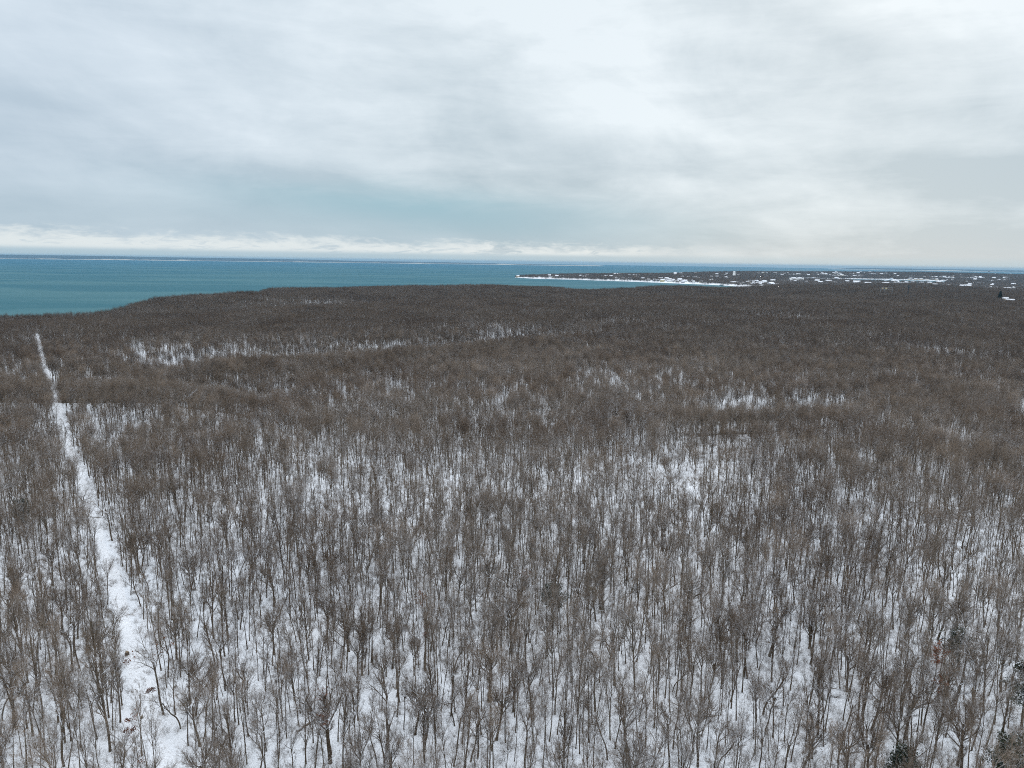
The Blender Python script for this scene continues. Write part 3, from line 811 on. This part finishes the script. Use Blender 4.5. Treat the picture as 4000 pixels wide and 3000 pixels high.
# low brush standing in the snow
def brush(seed):
    rg = np.random.default_rng(seed); n = 26
    st = np.stack([rg.normal(0, .35, n), rg.normal(0, .35, n), np.full(n, -.05)], 1)
    d = np.stack([rg.normal(0, .55, n), rg.normal(0, .55, n), np.ones(n)], 1); d /= np.linalg.norm(d, axis=1, keepdims=True)
    L = rg.uniform(.5, 1.9, n); P1 = poly_grow(st, d, L, 3, .0, .12, rg); R1 = np.full((n, 4), .011) * np.linspace(1, .5, 4)[None]
    b_ = Buf(); b_.tubes(P1, R1, 3)
    P2, R2, _ = children(P1, R1, L, 3, .3, .95, (25, 60), .5, .7, 2, .0, .12, rg, .6, .007); b_.tubes(P2, R2, 3)
    return b_.mesh('brush', [m_under])
src_br = src_collection('brush', [brush(i) for i in range(8)])
SB = 1.2
gx, gy = np.meshgrid(np.arange(-230, 230, SB), np.arange(35, 300, SB))
ux = (gx + rng.uniform(-.5, .5, gx.shape) * SB).ravel(); uy = (gy + rng.uniform(-.5, .5, gx.shape) * SB).ravel()
ur = np.hypot(ux, uy); ua = np.arctan2(ux, uy)
kp = (np.abs(ua) < R(42)) & (ur > 45) & (ur < 290) & ((dist_track(ux, uy) > 1.2 + .6 * vnoise(ux, uy, 3, 12)) | (rng.random(len(ux)) < .09)) & (rng.random(len(ux)) < 0.55 + 0.5 * fbm(ux, uy, 18, 15, 3))
ux, uy = ux[kp], uy[kp]; n_ = len(ux); print('brush', n_)
s_ = rng.uniform(.3, .85, n_)
instancer('brush', src_br, np.stack([ux, uy, Hd(ux, uy)], 1), rng.integers(0, 8, n_), np.stack([np.zeros(n_), np.zeros(n_), rng.uniform(0, 6.28, n_)], 1),
          np.stack([s_, s_, s_ * rng.uniform(.7, 1.2, n_)], 1), kind='stuff', label='low bare brush poking through the snow between the trunks')


# ------------------------------------------------------------------ far woods on the point and round the town
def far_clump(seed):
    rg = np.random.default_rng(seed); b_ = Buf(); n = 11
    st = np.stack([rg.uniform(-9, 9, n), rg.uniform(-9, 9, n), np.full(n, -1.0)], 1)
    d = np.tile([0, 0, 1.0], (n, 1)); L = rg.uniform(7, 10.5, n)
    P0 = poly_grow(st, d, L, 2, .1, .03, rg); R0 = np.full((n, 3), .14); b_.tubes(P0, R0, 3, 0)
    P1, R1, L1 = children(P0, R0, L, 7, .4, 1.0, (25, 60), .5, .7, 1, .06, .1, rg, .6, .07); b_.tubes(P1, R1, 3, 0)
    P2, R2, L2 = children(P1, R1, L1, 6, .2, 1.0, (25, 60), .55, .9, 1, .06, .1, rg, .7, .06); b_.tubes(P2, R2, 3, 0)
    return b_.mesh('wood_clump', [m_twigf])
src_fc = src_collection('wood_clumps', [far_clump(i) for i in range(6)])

# houses: (photo x, y, width in metres)
Z1 = lambda L: [(1900 + u / 2.765, 950 + v / 2.765) for u, v in L]
Z2 = lambda L: [(2600 + u / 3.16, 950 + v / 3.16) for u, v in L]
Z3 = lambda L: [(3200 + u / 2.765, 950 + v / 2.765) for u, v in L]
HOUSES = {
 'on the wooded point': Z1([(340, 332), (300, 350), (250, 348), (640, 348), (680, 350), (750, 345), (680, 362), (725, 368), (760, 365), (805, 360), (830, 355),
    (1015, 358), (1045, 338), (1080, 350), (1120, 345), (1055, 367), (1225, 345), (1250, 362), (1290, 360), (1345, 365), (1385, 338), (1420, 338), (1455, 338),
    (1440, 362), (1475, 380), (1405, 378), (1545, 345), (1605, 350), (1612, 368), (1655, 345), (1765, 340), (1690, 392), (1545, 378), (1905, 325), (1940, 326), (2040, 328),
    (2105, 330), (2170, 333), (2115, 368), (2180, 370)]),
 'along the bay beach': Z1([(1750, 400), (1820, 402), (1860, 400), (1900, 410), (1945, 405), (1975, 412), (2020, 410), (2085, 408), (2140, 415), (2190, 415), (1955, 388), (1880, 385)])
    + Z2([(15, 440), (50, 462), (90, 462), (145, 470), (175, 462), (215, 480), (245, 468), (320, 475), (345, 485), (440, 480), (545, 465), (570, 458)]),
 'on the hill behind the bay': Z2([(60, 372), (125, 372), (190, 378), (270, 380), (365, 370), (210, 418), (280, 422), (355, 425), (415, 428), (565, 420), (655, 430), (755, 382), (735, 397),
    (630, 392), (905, 395), (950, 382), (1010, 390), (1080, 388)]),
 'on the ridge beyond the lagoon': Z2([(1140, 378), (1195, 365), (1225, 362), (1250, 372), (1300, 355), (1330, 352), (1370, 355), (1350, 368), (1365, 385), (1425, 365), (1435, 392), (1470, 375),
    (1510, 368), (1520, 388), (1585, 390), (1650, 385), (1700, 360), (1715, 382), (1770, 365), (1785, 385), (1830, 358), (1860, 372), (1880, 390), (1905, 362), (1930, 377),
    (1970, 365), (1965, 388), (2025, 392), (2035, 362), (2095, 378), (2100, 361), (2065, 398), (2150, 375), (2165, 390)])
    + Z3([(45, 340), (105, 345), (155, 325), (150, 350), (195, 340), (230, 330), (245, 350), (285, 350), (375, 312), (345, 332), (375, 330), (420, 328), (450, 314), (485, 325),
    (460, 350), (430, 350), (385, 355), (555, 330), (545, 318), (600, 335), (820, 335), (850, 358)]),
 'on the lagoon shore': Z3([(915, 362), (955, 362), (985, 360), (1030, 360), (1135, 365), (1200, 372), (1225, 365), (1260, 370), (1310, 372), (1350, 370)]),
 'in the woods right of the lagoon': Z3([(1440, 380), (1475, 408), (1450, 355), (1520, 342), (1600, 375), (1640, 378), (1690, 370), (1735, 372), (1590, 425), (1650, 420), (1500, 440), (1680, 405),
    (1745, 415), (1760, 378), (1860, 412), (1885, 382), (1940, 400), (1955, 350), (1990, 352), (2020, 395), (1820, 410), (1880, 450), (1720, 438), (1770, 440), (1850, 480),
    (1920, 492), (2030, 492), (2095, 500), (2080, 405), (2200, 438), (2010, 372)]),
 'in the town below the lagoon': Z3([(100, 410), (185, 390), (435, 403), (720, 412), (775, 408), (840, 415), (825, 427), (780, 418), (940, 428), (1010, 425), (1045, 415), (1100, 405), (1105, 432),
    (1160, 402), (1190, 432), (1265, 410), (1290, 428), (1345, 418), (1385, 408), (1405, 422), (1440, 405)])
    + Z2([(1325, 468), (2110, 448), (2015, 470), (1870, 468), (1815, 425), (1600, 470), (1420, 430), (1395, 430)]),
 'by the snowy harbour': Z2([(835, 495), (880, 495), (970, 495), (1010, 495), (1045, 475), (1080, 490), (1110, 480), (1135, 500), (1160, 485), (1185, 500), (1215, 490), (1240, 505), (1270, 508),
    (1300, 512), (1325, 515), (1060, 512), (1100, 515), (940, 480), (1370, 520), (1150, 515)]),
}
WALLS = {'white': (0.72, 0.72, 0.70), 'grey': (0.34, 0.35, 0.36), 'tan': (0.48, 0.40, 0.28), 'pale yellow': (0.62, 0.55, 0.34), 'dark brown': (0.14, 0.10, 0.08), 'pale blue': (0.40, 0.48, 0.55)}
m_roof = plain('snowy_roof', (0.82, 0.85, 0.90), 0.8, 0.1, 0.06, 0.4)
m_wall = {k: plain('wall_' + k.replace(' ', '_'), v, 0.8, 0.2, 0.08, 0.3) for k, v in WALLS.items()}
m_glass = plain('dark_glass', (0.04, 0.05, 0.06), 0.2, 0.5, 0.1)
m_brick = plain('chimney_brick', (0.20, 0.09, 0.06), 0.9, 0.1, 0.2)


def quadbox(x0, x1, y0, y1, z0, z1):
    v = np.array([(x, y, z) for x in (x0, x1) for y in (y0, y1) for z in (z0, z1)], float)
    f = [(0, 1, 3, 2), (4, 6, 7, 5), (0, 4, 5, 1), (2, 3, 7, 6), (0, 2, 6, 4), (1, 5, 7, 3)]
    return v, np.array(f)


def bx(b_, x0, x1, y0, y1, z0, z1, mi=0):
    v, f = quadbox(x0, x1, y0, y1, z0, z1); b_.add(v, f, mi)


def gable_wall(L, Wd, hgt, rise):
    b_ = Buf(); bx(b_, -L / 2, L / 2, -Wd / 2, Wd / 2, -3, hgt)
    for sx_ in (-L / 2, L / 2 - .3):
        v = np.array([(sx_, -Wd / 2, hgt), (sx_, Wd / 2, hgt), (sx_, .1, hgt + rise), (sx_, -.1, hgt + rise),
                      (sx_ + .3, -Wd / 2, hgt), (sx_ + .3, Wd / 2, hgt), (sx_ + .3, .1, hgt + rise), (sx_ + .3, -.1, hgt + rise)], float)
        b_.add(v, np.array([(0, 3, 2, 1), (4, 5, 6, 7), (0, 4, 7, 3), (1, 2, 6, 5), (3, 7, 6, 2)]))
    return b_


def gable_roof(L, Wd, hgt, rise):
    b_ = Buf(); o_ = .5; zl = hgt - rise * o_ / (Wd / 2)
    for s in (-1, 1):
        v = np.array([(-L / 2 - .4, s * (Wd / 2 + o_), zl + .02), (L / 2 + .4, s * (Wd / 2 + o_), zl + .02), (L / 2 + .4, 0, hgt + rise + .02), (-L / 2 - .4, 0, hgt + rise + .02)], float)
        w = v + np.array([0, 0, .35]); b_.add(np.concatenate([v, w]), np.array([(0, 3, 2, 1), (4, 5, 6, 7), (0, 1, 5, 4), (1, 2, 6, 5), (2, 3, 7, 6), (3, 0, 4, 7)]))
    return b_


house_geo = []
for L, Wd, hg, ri in ((15, 9, 5.5, 3.4), (20, 10, 6.0, 3.6), (12, 8, 4.0, 3.0), (17, 11, 7.5, 4.0), (24, 10, 5.0, 3.0)):
    wl = gable_wall(L, Wd, hg, ri); ww = {}
    rf = gable_roof(L, Wd, hg, ri).mesh('roof', [m_roof])
    wn = Buf()
    for s in (-1, 1):
        for xx in np.linspace(-L / 2 + 2, L / 2 - 2, 4):
            for zz in ([1.2, 3.9] if hg > 5.2 else [1.4]):
                bx(wn, xx - .5, xx + .5, s * (Wd / 2 + .03) - .05, s * (Wd / 2 + .03) + .05, zz, zz + 1.4)
    ch = Buf(); bx(ch, L * .22, L * .22 + .9, -.5, .5, hg + ri * .6, hg + ri + 1.2)
    for kk in WALLS: ww[kk] = wl.mesh('wall', [m_wall[kk]])
    house_geo.append((L, ww, rf, wn.mesh('window', [m_glass]), ch.mesh('chimney', [m_brick])))

rgh = np.random.default_rng(5)
EXTRA = [('in the woods right of the lagoon', 30, 3620, 3995, 1070, 1122), ('in the town below the lagoon', 16, 3150, 3650, 1095, 1108),
         ('on the ridge beyond the lagoon', 14, 2980, 3500, 1066, 1077), ('on the hill behind the bay', 10, 2620, 2980, 1070, 1088)]
for zn, n_, xa, xb, ya, yb in EXTRA: HOUSES[zn] = HOUSES[zn] + [(rgh.uniform(xa, xb), rgh.uniform(ya, yb)) for _ in range(n_)]
HP = []
for zone, pts in HOUSES.items():
    pts = sorted(pts)
    for n_, (px, py) in enumerate(pts):
        p = ground_hit(px, py + 2.2, 0.0, 1900 if px > 2950 else 2300, 7000)
        if p is None or H(p[0], p[1]) < 1.2:
            if p is None: p = ground_hit(px, py + 6, 0.0, 1900, 7000)
            dd = math.hypot(*p); q0 = p / dd; found = None
            for dr in range(10, 1500, 15):
                for sg in (1, -1):
                    if float(H(*(q0 * (dd + sg * dr)))) > 1.5: found = q0 * (dd + sg * (dr + 15)); break
                if found is not None: break
            if found is None: print('no ground', zone, px, py); continue
            p = found
        if any(math.hypot(p[0] - a[0], p[1] - a[1]) < 14 for a in HP): p = p + np.array([9.0, 22.0])
        if any(math.hypot(p[0] - a[0], p[1] - a[1]) < 14 for a in HP): p = p + np.array([14.0, 14.0])
        gi_ = rgh.integers(0, 5); kk = list(WALLS)[rgh.choice(6, p=[.42, .2, .14, .1, .06, .08])]
        L_, ww, rf, wn, ch = house_geo[gi_]
        z_ = float(Hd(p[0], p[1]))
        e = bpy.data.objects.new('house', None); COL.objects.link(e); e.location = (p[0], p[1], z_)
        turn = rgh.uniform(-.5, .5) + (math.pi / 2 if rgh.random() < .25 else 0) - math.atan2(p[0], p[1]); e.rotation_euler = (0, 0, turn)
        sc = rgh.uniform(.72, 1.05); e.scale = (sc, sc, sc)
        obj('wall', ww[kk], e); obj('roof', rf, e); obj('window', wn, e)
        if gi_ % 2 == 0: obj('chimney', ch, e)
        e['label'] = '%s house, snowy roof, %s from left %s' % (kk, ordinal(n_ + 1), zone)
        e['category'] = 'house'; e['group'] = 'far houses ' + zone
        HP.append((p[0], p[1], L_))
print('houses', len(HP))


def thing(name, x, y, label, cat, turn=0.0, zoff=0.0, group=None, scale=1.0):
    e = bpy.data.objects.new(name, None); COL.objects.link(e); e.location = (x, y, float(Hd(x, y)) + zoff)
    e.rotation_euler = (0, 0, turn); e.scale = (scale,) * 3; e['label'] = label; e['category'] = cat
    if group: e['group'] = group
    return e


def face(p): return -math.atan2(p[0], p[1])


m_paint = plain('white_paint', (0.74, 0.74, 0.72), 0.6, 0.3, 0.05, 0.2)
m_steel = plain('grey_steel', (0.22, 0.24, 0.26), 0.5, 0.4, 0.1, 0.3)
m_dark = plain('dark_steel', (0.035, 0.04, 0.045), 0.6, 0.3, 0.1, 0.3)
# long white hotel on its lawn
p = ground_hit(3111, 1096, 0, 2000); e = thing('hotel', p[0], p[1], 'long white three storey building with gabled snowy roofs above the harbour', 'hotel', face(p))
w_ = Buf(); bx(w_, -30, 30, -7, 7, -4, 11); bx(w_, -32, -22, -10, 9, -4, 12.5); bx(w_, 20, 33, -10, 9, -4, 12.5); bx(w_, -4, 6, -9.5, 8, -4, 12)
obj('wall', w_.mesh('wall', [m_paint]), e)
rf_ = gable_roof(60, 14, 11, 4.0); obj('roof', rf_.mesh('roof', [m_roof]), e)
for cx in (-27, 1, 26.5):
    t_ = gable_roof(19, 11, 12.5, 4.5); V = [v[:, [1, 0, 2]] * np.array([1, 1, 1]) + np.array([cx, -0.5, .1]) for v in t_.v]; t_.v = V; t_.f = [f[:, ::-1] for f in t_.f]
    obj('gable_roof', t_.mesh('gable_roof', [m_roof]), e)
for r_i, zz in enumerate((1.5, 4.8, 8.1)):
    wn = Buf()
    for xx in np.arange(-20, 20, 3.3):
        if not -5.5 < xx < 7: bx(wn, xx - .7, xx + .7, -7.1, -6.9, zz, zz + 1.9)
    obj('window', wn.mesh('window', [m_glass]), e)
HP.append((p[0], p[1], 70))
# white standpipe
p = ground_hit(2867, 1081, 0, 2400); e = thing('water_tower', p[0], p[1], 'tall white round water tank with domed top standing over the woods', 'water tower', 0)
prf = [(6.6, -4), (6.6, 22), (6.4, 24), (5.2, 26.3), (3.0, 27.8), (0.05, 28.3)]
def lathe(prf, n=20):
    th = np.arange(n) * 2 * math.pi / n
    V = np.array([[(r * math.cos(t), r * math.sin(t), z) for t in th] for r, z in prf]); k = len(prf)
    idx = np.arange(k * n).reshape(k, n); a = idx[:-1]; c = idx[1:]
    b_ = Buf(); b_.add(V.reshape(-1, 3), np.stack([a, np.roll(a, -1, 1), np.roll(c, -1, 1), c], -1).reshape(-1, 4)); return b_
obj('tank', lathe(prf).mesh('tank', [m_paint], True), e)
b_ = lathe([(6.7, 21.2), (6.95, 21.3), (6.95, 21.7), (6.7, 21.8)]); obj('rim', b_.mesh('rim', [m_steel]), e)
HP.append((p[0], p[1], 24))
# far tower with a tank on legs
p = ground_hit(3862, 1069, 0, 4000); e = thing('leg_tower', p[0], p[1], 'hazy tower with a wide head on legs rising over the far ridge', 'tower', 0)
for s1 in (-1, 1):
    for s2 in (-1, 1):
        b_ = Buf(); b_.tubes(np.array([[[s1 * 6.0, s2 * 6.0, -3], [s1 * 4.2, s2 * 4.2, 22]]], float), np.full((1, 2), .7), 6); obj('leg', b_.mesh('leg', [m_steel]), e)
obj('tank', lathe([(.1, 20), (5, 21), (8.5, 23.5), (8.5, 27), (5, 29), (.1, 29.6)]).mesh('tank', [m_steel], True), e)
b_ = Buf(); b_.tubes(np.array([[[-5.3, -5.3, 9], [5.3, 5.3, 9]], [[5.3, -5.3, 9], [-5.3, 5.3, 9]], [[-5.6, -5.6, 2], [4.8, 4.8, 16]], [[5.6, 5.6, 2], [-4.8, -4.8, 16]]], float), np.full((4, 2), .35), 4)
obj('brace', b_.mesh('brace', [m_steel]), e)
# slim dark mast and the steel frame on the ridge
a0 = az_of(3550, 1115); rr_ = 1430.0; e = thing('radio_mast', rr_ * math.sin(a0), rr_ * math.cos(a0), 'slim dark mast rising above the brown wood against the town', 'mast', 0)
b_ = Buf(); b_.tubes(np.array([[[0, 0, -1], [0, 0, 26.5]]], float), np.array([[.95, .7]]), 8); obj('pole', b_.mesh('pole', [m_dark]), e)
b_ = Buf(); bx(b_, -1.9, 1.9, -1.2, 1.2, 22.6, 24.6); obj('head', b_.mesh('head', [m_dark]), e)
a0 = az_of(3466, 1115); rr_ = 1500.0; e = thing('steel_frame', rr_ * math.sin(a0), rr_ * math.cos(a0), 'pale steel frame with two small panels on the dark ridge', 'frame', face((math.sin(a0), math.cos(a0))))
for xx in (-10, -4, 9.5):
    b_ = Buf(); b_.tubes(np.array([[[xx, 0, -1], [xx, 0, 19]]], float), np.full((1, 2), .22), 6); obj('post', b_.mesh('post', [m_steel]), e)
for z1 in (18.6, 14.8):
    b_ = Buf(); bx(b_, -10, 9.5, -.2, .2, z1, z1 + .4); obj('beam', b_.mesh('beam', [m_steel]), e)
b_ = Buf(); bx(b_, -8.5, -5.5, -.35, -.22, 15.6, 18.2); obj('panel', b_.mesh('panel', [m_wall['tan']]), e)
b_ = Buf(); bx(b_, -2.5, .3, -.35, -.22, 15.6, 18.2); obj('panel', b_.mesh('panel', [m_wall['pale yellow']]), e)
# dark conifer with two snowy roofs at the right edge of the woods
FIRP = ground_hit(3903, 1188, 0, 700)
for k_, (px, py, L_) in enumerate(((3924, 1189, 8), (3943, 1196, 11))):
    p = ground_hit(px, py, 0, 700)
    e = thing('cabin', p[0], p[1], ('small' if k_ == 0 else 'longer') + ' snow-roofed cabin beside the lone dark conifer, ' + ('nearer the tree' if k_ == 0 else 'farther from it'), 'cabin', face(p), 6.3)
    w_ = Buf(); bx(w_, -L_ / 2, L_ / 2, -3, 3, -9, 3.2); obj('wall', w_.mesh('wall', [m_wall['tan']]), e)
    obj('roof', gable_roof(L_, 6, 3.2, 1.5).mesh('roof', [m_roof]), e); HP.append((p[0], p[1], -40))
# ferry at the harbour mouth
d_ = ray(2822, 1114.5); t_ = -CAMZ / d_[2]; fx_, fy_ = d_[0] * t_, d_[1] * t_
e = bpy.data.objects.new('ferry', None); COL.objects.link(e); e.location = (fx_, fy_, -float(drop(fx_, fy_))); e.rotation_euler = (0, 0, face((fx_, fy_)) - .15)
e['label'] = 'small dark and white boat lying off the snowy harbour'; e['category'] = 'boat'
hull = np.array([(-11, -2.6), (6, -2.6), (10, -1.4), (12, 0), (10, 1.4), (6, 2.6), (-11, 2.6)], float); n_ = len(hull)
b_ = Buf(); V = np.concatenate([np.c_[hull * [.93, .8], np.full(n_, -.8)], np.c_[hull, np.full(n_, 1.6)]]); i_ = np.arange(n_)
b_.add(V, np.stack([i_, (i_ + 1) % n_, (i_ + 1) % n_ + n_, i_ + n_], 1)); c0 = np.c_[hull * .98, np.full(n_, 1.5)]
b_.add(c0, np.array([(0, 1, 5, 6), (1, 2, 4, 5), (2, 3, 3, 4)])); obj('hull', b_.mesh('hull', [m_dark]), e)
b_ = Buf(); bx(b_, -8, 5, -1.9, 1.9, 1.5, 3.9); bx(b_, -1, 4, -1.5, 1.5, 3.9, 5.6); obj('cabin', b_.mesh('cabin', [m_paint]), e)

# scatter the far woods, leaving beaches, water and the ground in front of houses open
SF = 15.0
gx, gy = np.meshgrid(np.arange(-400, 5200, SF), np.arange(1300, 7100, SF))
fx = (gx + rng.uniform(-.5, .5, gx.shape) * SF).ravel(); fy = (gy + rng.uniform(-.5, .5, gx.shape) * SF).ravel()
fr = np.hypot(fx, fy); fa = np.arctan2(fx, fy); fxp = xp_of(fa)
hh = H(fx, fy)
kp = (hh > 0.3) & (fa < R(41)) & (fxp > 1960) & (fr > coast_r(fa) + 30) & (fr > np.where(fxp < 3000, np.interp(fxp, FX, FR) + 14, 0))
fx, fy, fr, fxp = fx[kp], fy[kp], fr[kp], fxp[kp]
town = ((fxp > 2850) & (fxp < 3090) & (fr < np.interp(fxp, [2850, 3090], [2900, 2700])))
kp = (rng.random(len(fx)) < 0.94 - 0.4 * (fbm(fx, fy, 160, 77, 2) > 0.28)) & (~town | (rng.random(len(fx)) < .45))
fx, fy, fr = fx[kp], fy[kp], fr[kp]
ok = np.ones(len(fx), bool)
for hx, hy, L_ in HP:
    dd = math.hypot(hx, hy); ux_, uy_ = hx / dd, hy / dd
    al = (fx - hx) * ux_ + (fy - hy) * uy_; ac = np.abs((fx - hx) * uy_ - (fy - hy) * ux_)
    ok &= ~((al < 14) & (al > -22 - abs(L_) * .8) & (ac < abs(L_) / 2 + 9))
fx, fy, fr = fx[ok], fy[ok], fr[ok]; n_ = len(fx); print('far clumps', n_)
s_ = rng.uniform(.8, 1.15, n_) * np.where((fr > 2800) & (fr < 3600) & (xp_of(np.arctan2(fx, fy)) > 2950), .68, 1.0)
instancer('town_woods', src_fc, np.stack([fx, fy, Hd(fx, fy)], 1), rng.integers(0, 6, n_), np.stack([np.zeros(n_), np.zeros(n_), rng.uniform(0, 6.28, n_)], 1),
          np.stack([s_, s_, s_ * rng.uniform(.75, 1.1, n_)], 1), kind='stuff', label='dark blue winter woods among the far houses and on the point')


# ------------------------------------------------------------------ evergreens, clinging leaves, stumps, fallen trunks
def leafy(pts, n, spread, size, rg, flat=0.5):
    """n small leaf faces scattered round the given points"""
    c = pts[rg.integers(0, len(pts), n)] + rg.normal(0, spread, (n, 3))
    a = rg.normal(0, 1, (n, 3)); a /= np.linalg.norm(a, axis=1, keepdims=True)
    b = rg.normal(0, 1, (n, 3)); b[:, 2] *= flat; b -= (b * a).sum(1, keepdims=True) * a; b /= np.linalg.norm(b, axis=1, keepdims=True)
    s_ = size * rg.uniform(.6, 1.3, (n, 1))
    return np.stack([c - a * s_ - b * s_ * .5, c + a * s_ - b * s_ * .5, c + a * s_ * .8 + b * s_ * .5, c - a * s_ * .8 + b * s_ * .5], 1)


def pine(h, seed, wide=2.6):
    rg = np.random.default_rng(seed)
    tr = poly_grow(np.array([[0, 0, -.4]]), np.array([[.02, .02, 1.0]]), np.array([h]), 8, .05, .03, rg); R0 = np.linspace(.19, .04, 9)[None]
    t = Buf(); t.tubes(tr, R0, 7)
    P1, R1, L1 = children(tr, R0, np.array([h]), 26, .38, .99, (58, 88), wide / h, .4, 4, .05, .10, rg, .3, .02, .72)
    P2, R2, L2 = children(P1, R1, L1, 6, .25, 1.0, (25, 55), .5, .6, 2, .03, .1, rg, .5, .01, .4)
    f = Buf(); f.tubes(P1, R1, 4, 0); f.tubes(P2, R2, 3, 0)
    f.quads(leafy(P2[:, 1:].reshape(-1, 3), 5200, .24, .11, rg), 1)
    return t.mesh('trunk', [m_trunk], True), f.mesh('foliage', [m_limb, m_needle])


def fir(h, seed):
    rg = np.random.default_rng(seed)
    tr = np.array([[[0, 0, -1], [0, 0, h * .5], [0, 0, h]]], float); R0 = np.array([[.35, .2, .04]]); t = Buf(); t.tubes(tr, R0, 6)
    P1, R1, L1 = children(tr, R0, np.array([h]), 70, .12, .99, (78, 100), .27, .3, 3, -.02, .05, rg, .3, .03, .88)
    f = Buf(); f.tubes(P1, R1, 3, 0); f.quads(leafy(P1[:, 1:].reshape(-1, 3), 5000, .45, .40, rg), 0)
    return t.mesh('trunk', [m_trunk]), f.mesh('foliage', [m_farneedle])


PINES = [(3500, 3130, 8.5, 'dark green pine poking up at the bottom edge near the right corner'),
         (3990, 2850, 12.0, 'tall dark green pine at the right edge above the corner'),
         (3935, 3120, 9.5, 'dark green pine in the bottom right corner'),
         (2160, 2400, 7.0, 'small grey green pine among bare trunks in the centre'),
         (95, 2090, 10.0, 'green pine at the left edge beyond the track'),
         (3745, 2620, 8.0, 'dark pine between bare trunks toward the right edge'),
         ]
for k_, (px, py, h_, lab) in enumerate(PINES):
    p = ground_hit(px, py); h_ *= .82; t, f = pine(h_, 900 + k_, 2.6 if h_ < 11 else 3.2)
    e = thing('pine_tree', p[0], p[1], lab, 'tree', k_ * 1.3, group='evergreens among the bare trees')
    obj('trunk', t, e); obj('foliage', f, e)
t, f = fir(20.0, 77); p = FIRP; e = thing('fir_tree', p[0], p[1], 'lone pointed dark conifer beside snowy roofs near the right edge', 'tree')
obj('trunk', t, e); obj('foliage', f, e)

LEAFY = [(640, 2790, 5, .55, 'bare tree reaching a brown-leaved branch over the track'), (545, 3090, 8, .5, 'tree holding dry brown leaves beside the track at the bottom edge'),
         (3600, 2900, 4, .4, 'tree with a bright rust red patch of dead leaves'), (1660, 2620, 6, .45, 'bare tree with a few dark dead leaves left of centre'),
(1290, 2980, 16, .45, 'crooked tree with brown leaves low at left of centre'),
         (2010, 2480, 17, .45, 'crooked tree clinging to brown leaves near the middle')]
for k_, (px, py, v_, spread, lab) in enumerate(LEAFY):
    rg = np.random.default_rng(700 + k_); p = ground_hit(px, py)
    e = thing('leafy_tree', p[0], p[1], lab, 'tree', 2.1 + k_ * 1.1, group='trees holding dead leaves')
    kd, tm, cm, tb, cb = NEAR[v_]
    obj('trunk', tm, e); obj('crown', cm, e)
    V = cb.v[-1]; V = V[V[:, 2] > 4]; c0 = V[rg.integers(0, len(V), 3)]
    sel = np.concatenate([V[np.linalg.norm(V - c, axis=1) < 1.5] for c in c0])
    lf = Buf(); lf.quads(leafy(sel, 260 if k_ != 2 else 700, .10, .085, rg), 0); obj('leaves', lf.mesh('leaves', [m_leaf]), e)

m_cut = plain('cut_wood', (0.30, 0.22, 0.14), 0.9, 0.1, 0.2, 3)
for px, py, sc, lab in ((497, 2553, 1.0, 'dark round stump standing in the middle of the snowy track'), (555, 2800, .6, 'small dark stump at the edge of the track near the bottom')):
    p = ground_hit(px, py + 6); e = thing('tree_stump', p[0], p[1], lab, 'stump', 0.4, scale=sc)
    obj('bark', lathe([(.36, -.3), (.30, .1), (.26, .45), (.24, .55)], 12).mesh('bark', [m_trunk], True), e)
    obj('cut_top', lathe([(.24, .55), (.12, .57), (.005, .575)], 12).mesh('cut_top', [m_cut]), e)
for k_, (xa, ya, xb, yb, lab) in enumerate(((2712, 2800, 2792, 2800, 'fallen log lying level in the snow right of centre'), (1160, 2860, 1250, 2800, 'snow-topped fallen trunk lying aslant left of centre'))):
    a_p, b_p = ground_hit(xa, ya), ground_hit(xb, yb); c_p = (a_p + b_p) / 2; z0 = float(Hd(*c_p))
    e = thing('fallen_log', c_p[0], c_p[1], lab, 'log')
    tt_ = np.linspace(0, 1, 7)[:, None]; pl = a_p[None] * (1 - tt_) + b_p[None] * tt_ - c_p[None]
    zz = Hd(pl[:, 0] + c_p[0], pl[:, 1] + c_p[1]) - z0 + .12
    pl = np.c_[pl, zz][None]; b_ = Buf(); b_.tubes(pl, np.linspace(.17, .09, 7)[None], 7); obj('trunk', b_.mesh('trunk', [m_trunk], True), e)
    Pb, Rb_, _ = children(pl, np.linspace(.17, .09, 7)[None], np.array([4.0]), 5, .4, 1, (30, 60), .4, .4, 3, .05, .15, np.random.default_rng(k_), .4, .02)
    b_ = Buf(); b_.tubes(Pb, Rb_, 4); obj('branches', b_.mesh('branches', [m_limb]), e)
